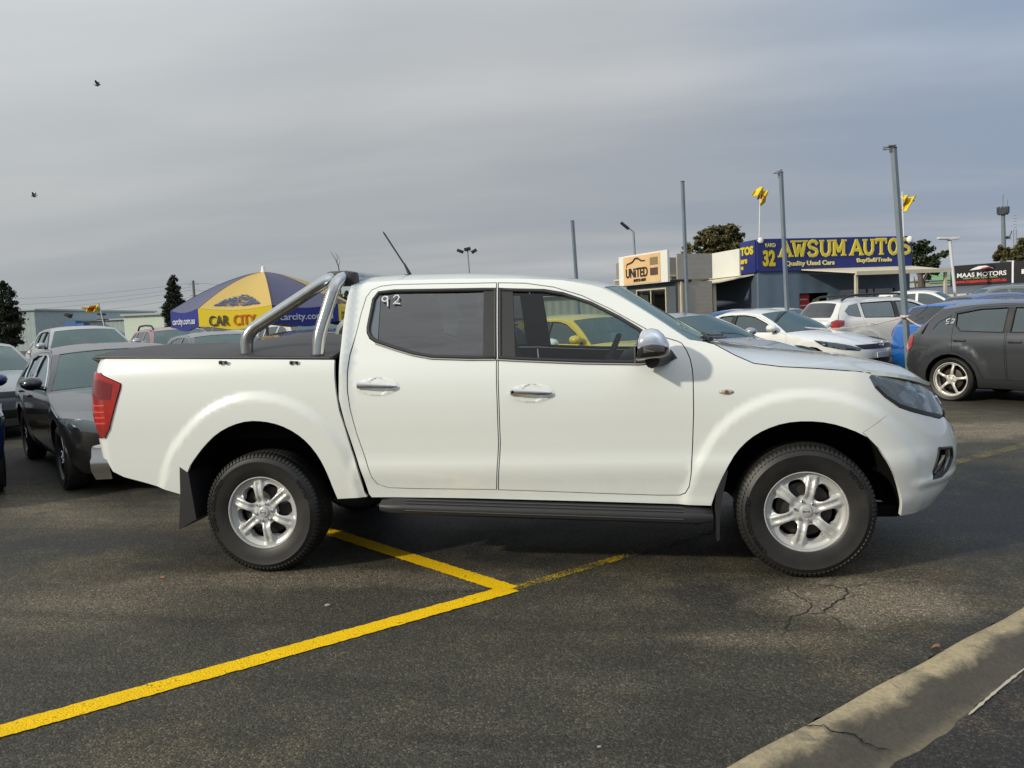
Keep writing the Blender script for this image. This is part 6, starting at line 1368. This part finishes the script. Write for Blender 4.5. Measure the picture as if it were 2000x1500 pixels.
# ---------------------------------------------------------------- parked cars
def place(px,py,d,lx,ly,rz):
    "car origin so that its local point (lx,ly) stands at depth d in the column of that pixel"
    p=at(px,py,d); c,s_=math.cos(rz),math.sin(rz); return (p.x-(lx*c-ly*s_),p.y-(lx*s_+ly*c))
R1=R(-43.5); FR='cars parked in the row behind the pickup'; FB='cars parked further back in the yard'
CARS=[]
def car(kind,col,label,loc,rz,**kw):
    CARS.append((label,loc,rz,kind)); return make_car(kind,col,label,loc,rz,**kw)
black=car('low',(.005,.005,.006),'black hatchback with black wheels parked nose out behind the pickup tailgate',(-5.84,2.17),R1,group=FR,rough=.3,metal=.0,spokes=5,wheelmat=M_alloyd,pname='black_metallic',coat=.8,windef='chrome')
bx=place(4,900,8.3,.30,.80,R1); car('hatch',(.012,.03,.12),'dark blue car just showing at the left edge of the photo',place(12,900,7.5,.62,.84,R1),R1,group=FR,pname='dark_blue_metallic',level=1)
car('small',(.66,.46,.015),'bright yellow small hatchback seen through the pickup front windows',place(1157,677,13,-.56,-.74,R1),R1,group=FR,pname='yellow_solid',metal=0.,level=2,tagcol=mat('green_price_tag',(.40,.58,.50),.7))
car('sedan',(.27,.29,.32),'silver grey sedan with a red tag in its windscreen, just right of the pickup screen',place(1478,657,14.4,-.60,.78,R1),R1,group=FR,pname='silver_metallic',level=2,tagcol=M_tag)
hy=car('sedan',(.72,.73,.71),'white sedan with a chrome winged grille, nose towards the camera',place(1537,648,16.0,-.60,-.80,R1),R1,group=FR,pname='white_car_paint',metal=0.,level=2)
car('wagon',(.70,.69,.64),'pearl white wagon with black roof rails seen from its rear corner',place(1628,620,18.2,-3.45,-.82,R(20)),R(20),group=FB,pname='pearl_white',metal=.2,roofrails=True,level=2)
maz=car('hatch',(.060,.065,.072),'dark grey hatchback with the number 52 on its glass, cut by the right edge',(3.53-(-2.64*math.cos(R(-46))+.78*math.sin(R(-46))),7.326-(-2.64*math.sin(R(-46))-.78*math.cos(R(-46)))),R(-46),pname='dark_grey_metallic',metal=.5,level=2,spokes=5,wheelmat=mat('pale_alloy',(.62,.60,.54),.35,.3),bright=True,rimk=.77)
car('tallhatch',(.008,.13,.48),'bright blue hatchback seen from behind, left of the dark grey hatchback',place(1731,665,15.0,-3.30,.80,R(28)),R(28),group=FB,pname='bright_blue',metal=.3,level=2)
# left side, second row and beyond
car('sedan',(.075,.08,.085),'charcoal sedan roof just above the pickup load cover',(-4.05,4.15),R1,group=FR,pname='charcoal_metallic',level=1)
car('hatch',(.74,.75,.73),'white hatchback seen under the umbrella beyond the load cover',(-2.35,6.1),R1,group=FR,pname='white_car_paint',metal=0.,level=1)
car('sedan',(.20,.21,.22),'grey sedan cut by the left edge with a salmon tag in its windscreen',place(60,695,13.3,-.62,.78,R1),R1,group=FB,pname='mid_grey_metallic',level=2,tagcol=M_tag)
car('ute',(.34,.36,.38),'silver dual cab utility facing the camera behind the black hatchback',place(100,668,17.8,-.60,-.80,R1),R1,group=FB,pname='silver_ute',level=2,cat='pickup truck',name='parked_utility',tagcol=M_tag)
car('hatch',(.06,.062,.066),'dark grey hatchback behind the charcoal sedan, left of the umbrella pole',place(378,640,15.8,-.62,-.80,R1),R1,group=FB,pname='dark_grey2',level=1)
car('wagon',(.30,.10,.10),'dusty red wagon with silver roof rails below the left side of the umbrella',place(300,645,21,-.6,-.8,R1),R1,group=FB,pname='dusty_red',level=1,roofrails=True)
car('sedan',(.70,.71,.70),'white sedan at the far left edge behind the grey sedan',place(15,660,19,-.62,.78,R1),R1,group=FB,pname='white_car_paint',metal=0.,level=1)
car('hatch',(.42,.44,.45),'pale silver hatchback just left of the silver utility',place(72,655,23,-.62,-.80,R1),R1,group=FB,pname='pale_silver',level=1)
car('hatch',(.50,.52,.53),'silver hatchback under the middle of the umbrella',place(450,640,25,-.62,-.80,R1),R1,group=FB,pname='pale_silver',level=1)
car('wagon',(.55,.56,.56),'pale wagon right of the umbrella pole, behind the sports bar',place(575,645,20,-.62,-.8,R1),R1,group=FB,pname='pale_wagon',level=1)
car('ute',(.10,.10,.11),'dark utility with a hard tray lid beyond the black hatchback roof',place(250,655,33,-3.0,-.8,R(-20)),R(160),group=FB,pname='dark_ute',level=1,cat='pickup truck',name='parked_utility')
# right background
car('hatch',(.70,.71,.70),'white hatchback roof in front of the side veranda',place(1500,600,23,-1.8,-.4,R1),R1,group=FB,pname='white_car_paint',metal=0.,level=1)
car('hatch',(.02,.10,.30),'blue car roof beside the side veranda post',place(1450,600,27,-1.8,-.4,R1),R1,group=FB,pname='mid_blue',level=1)
car('van',(.70,.70,.68),'white delivery van in front of the veranda end post',place(1830,590,31,-1.3,0,R(-25)),R(-25),group=FB,pname='white_car_paint',metal=0.,level=1,cat='van',name='parked_van')
car('wagon',(.08,.10,.22),'dark blue wagon roof above the grey hatchback at the right edge',place(1950,590,24,-2.0,0,R(15)),R(15),group=FB,pname='dark_blue_wagon',level=1)
car('hatch',(.72,.73,.72),'white hatchback roof line behind the dark grey hatchback',place(2080,590,18.2,-1.9,0,R(35)),R(35),group=FB,pname='white_car_paint',metal=0.,level=1)
car('van',(.13,.14,.12),'old olive grey four wheel drive below the black sign',place(1965,575,28,-2.0,0,R(175)),R(175),group=FB,pname='olive_grey',metal=0.,level=1,cat='four wheel drive',name='parked_four_wheel_drive')
car('sedan',(.55,.58,.60),'pale car seen through the cab beyond the yellow hatchback, left side',place(1075,612,20,-1.6,0,R1),R1,group=FB,pname='pale_silver',level=1)
car('sedan',(.16,.24,.34),'blue grey car seen through the cab beyond the yellow hatchback, right side',place(1160,612,25,-1.6,0,R1),R1,group=FB,pname='steel_blue',level=1)
# number painted on the grey hatchback
k=MB(); s=SP['hatch']
def gp(a,z): x,y,zz=side(s,a,z,False); return (x,y-.008,zz)
for P in ([(-2.80,1.245),(-2.755,1.255)],[(-2.80,1.245),(-2.805,1.215),(-2.77,1.215),(-2.765,1.19),(-2.80,1.18)],[(-2.73,1.235),(-2.71,1.255),(-2.685,1.24),(-2.70,1.215),(-2.735,1.19),(-2.69,1.195)]): k.tube([gp(a+.06,z-.06) for a,z in P],.006,6)
k.build('painted_number',M_hand,maz)
k=MB()
for sg in (-1,1):
    pts=[Vector((.862,sg*a,.735+b)) for a,b in ((.05,.0),(.15,.012),(.30,.022))]; k.tube(pts,[.012,.008,.005],6)
for zz in (.70,.725,.75,.77): pass
k.build('grille_wings',M_chrome,hy,smooth=True)
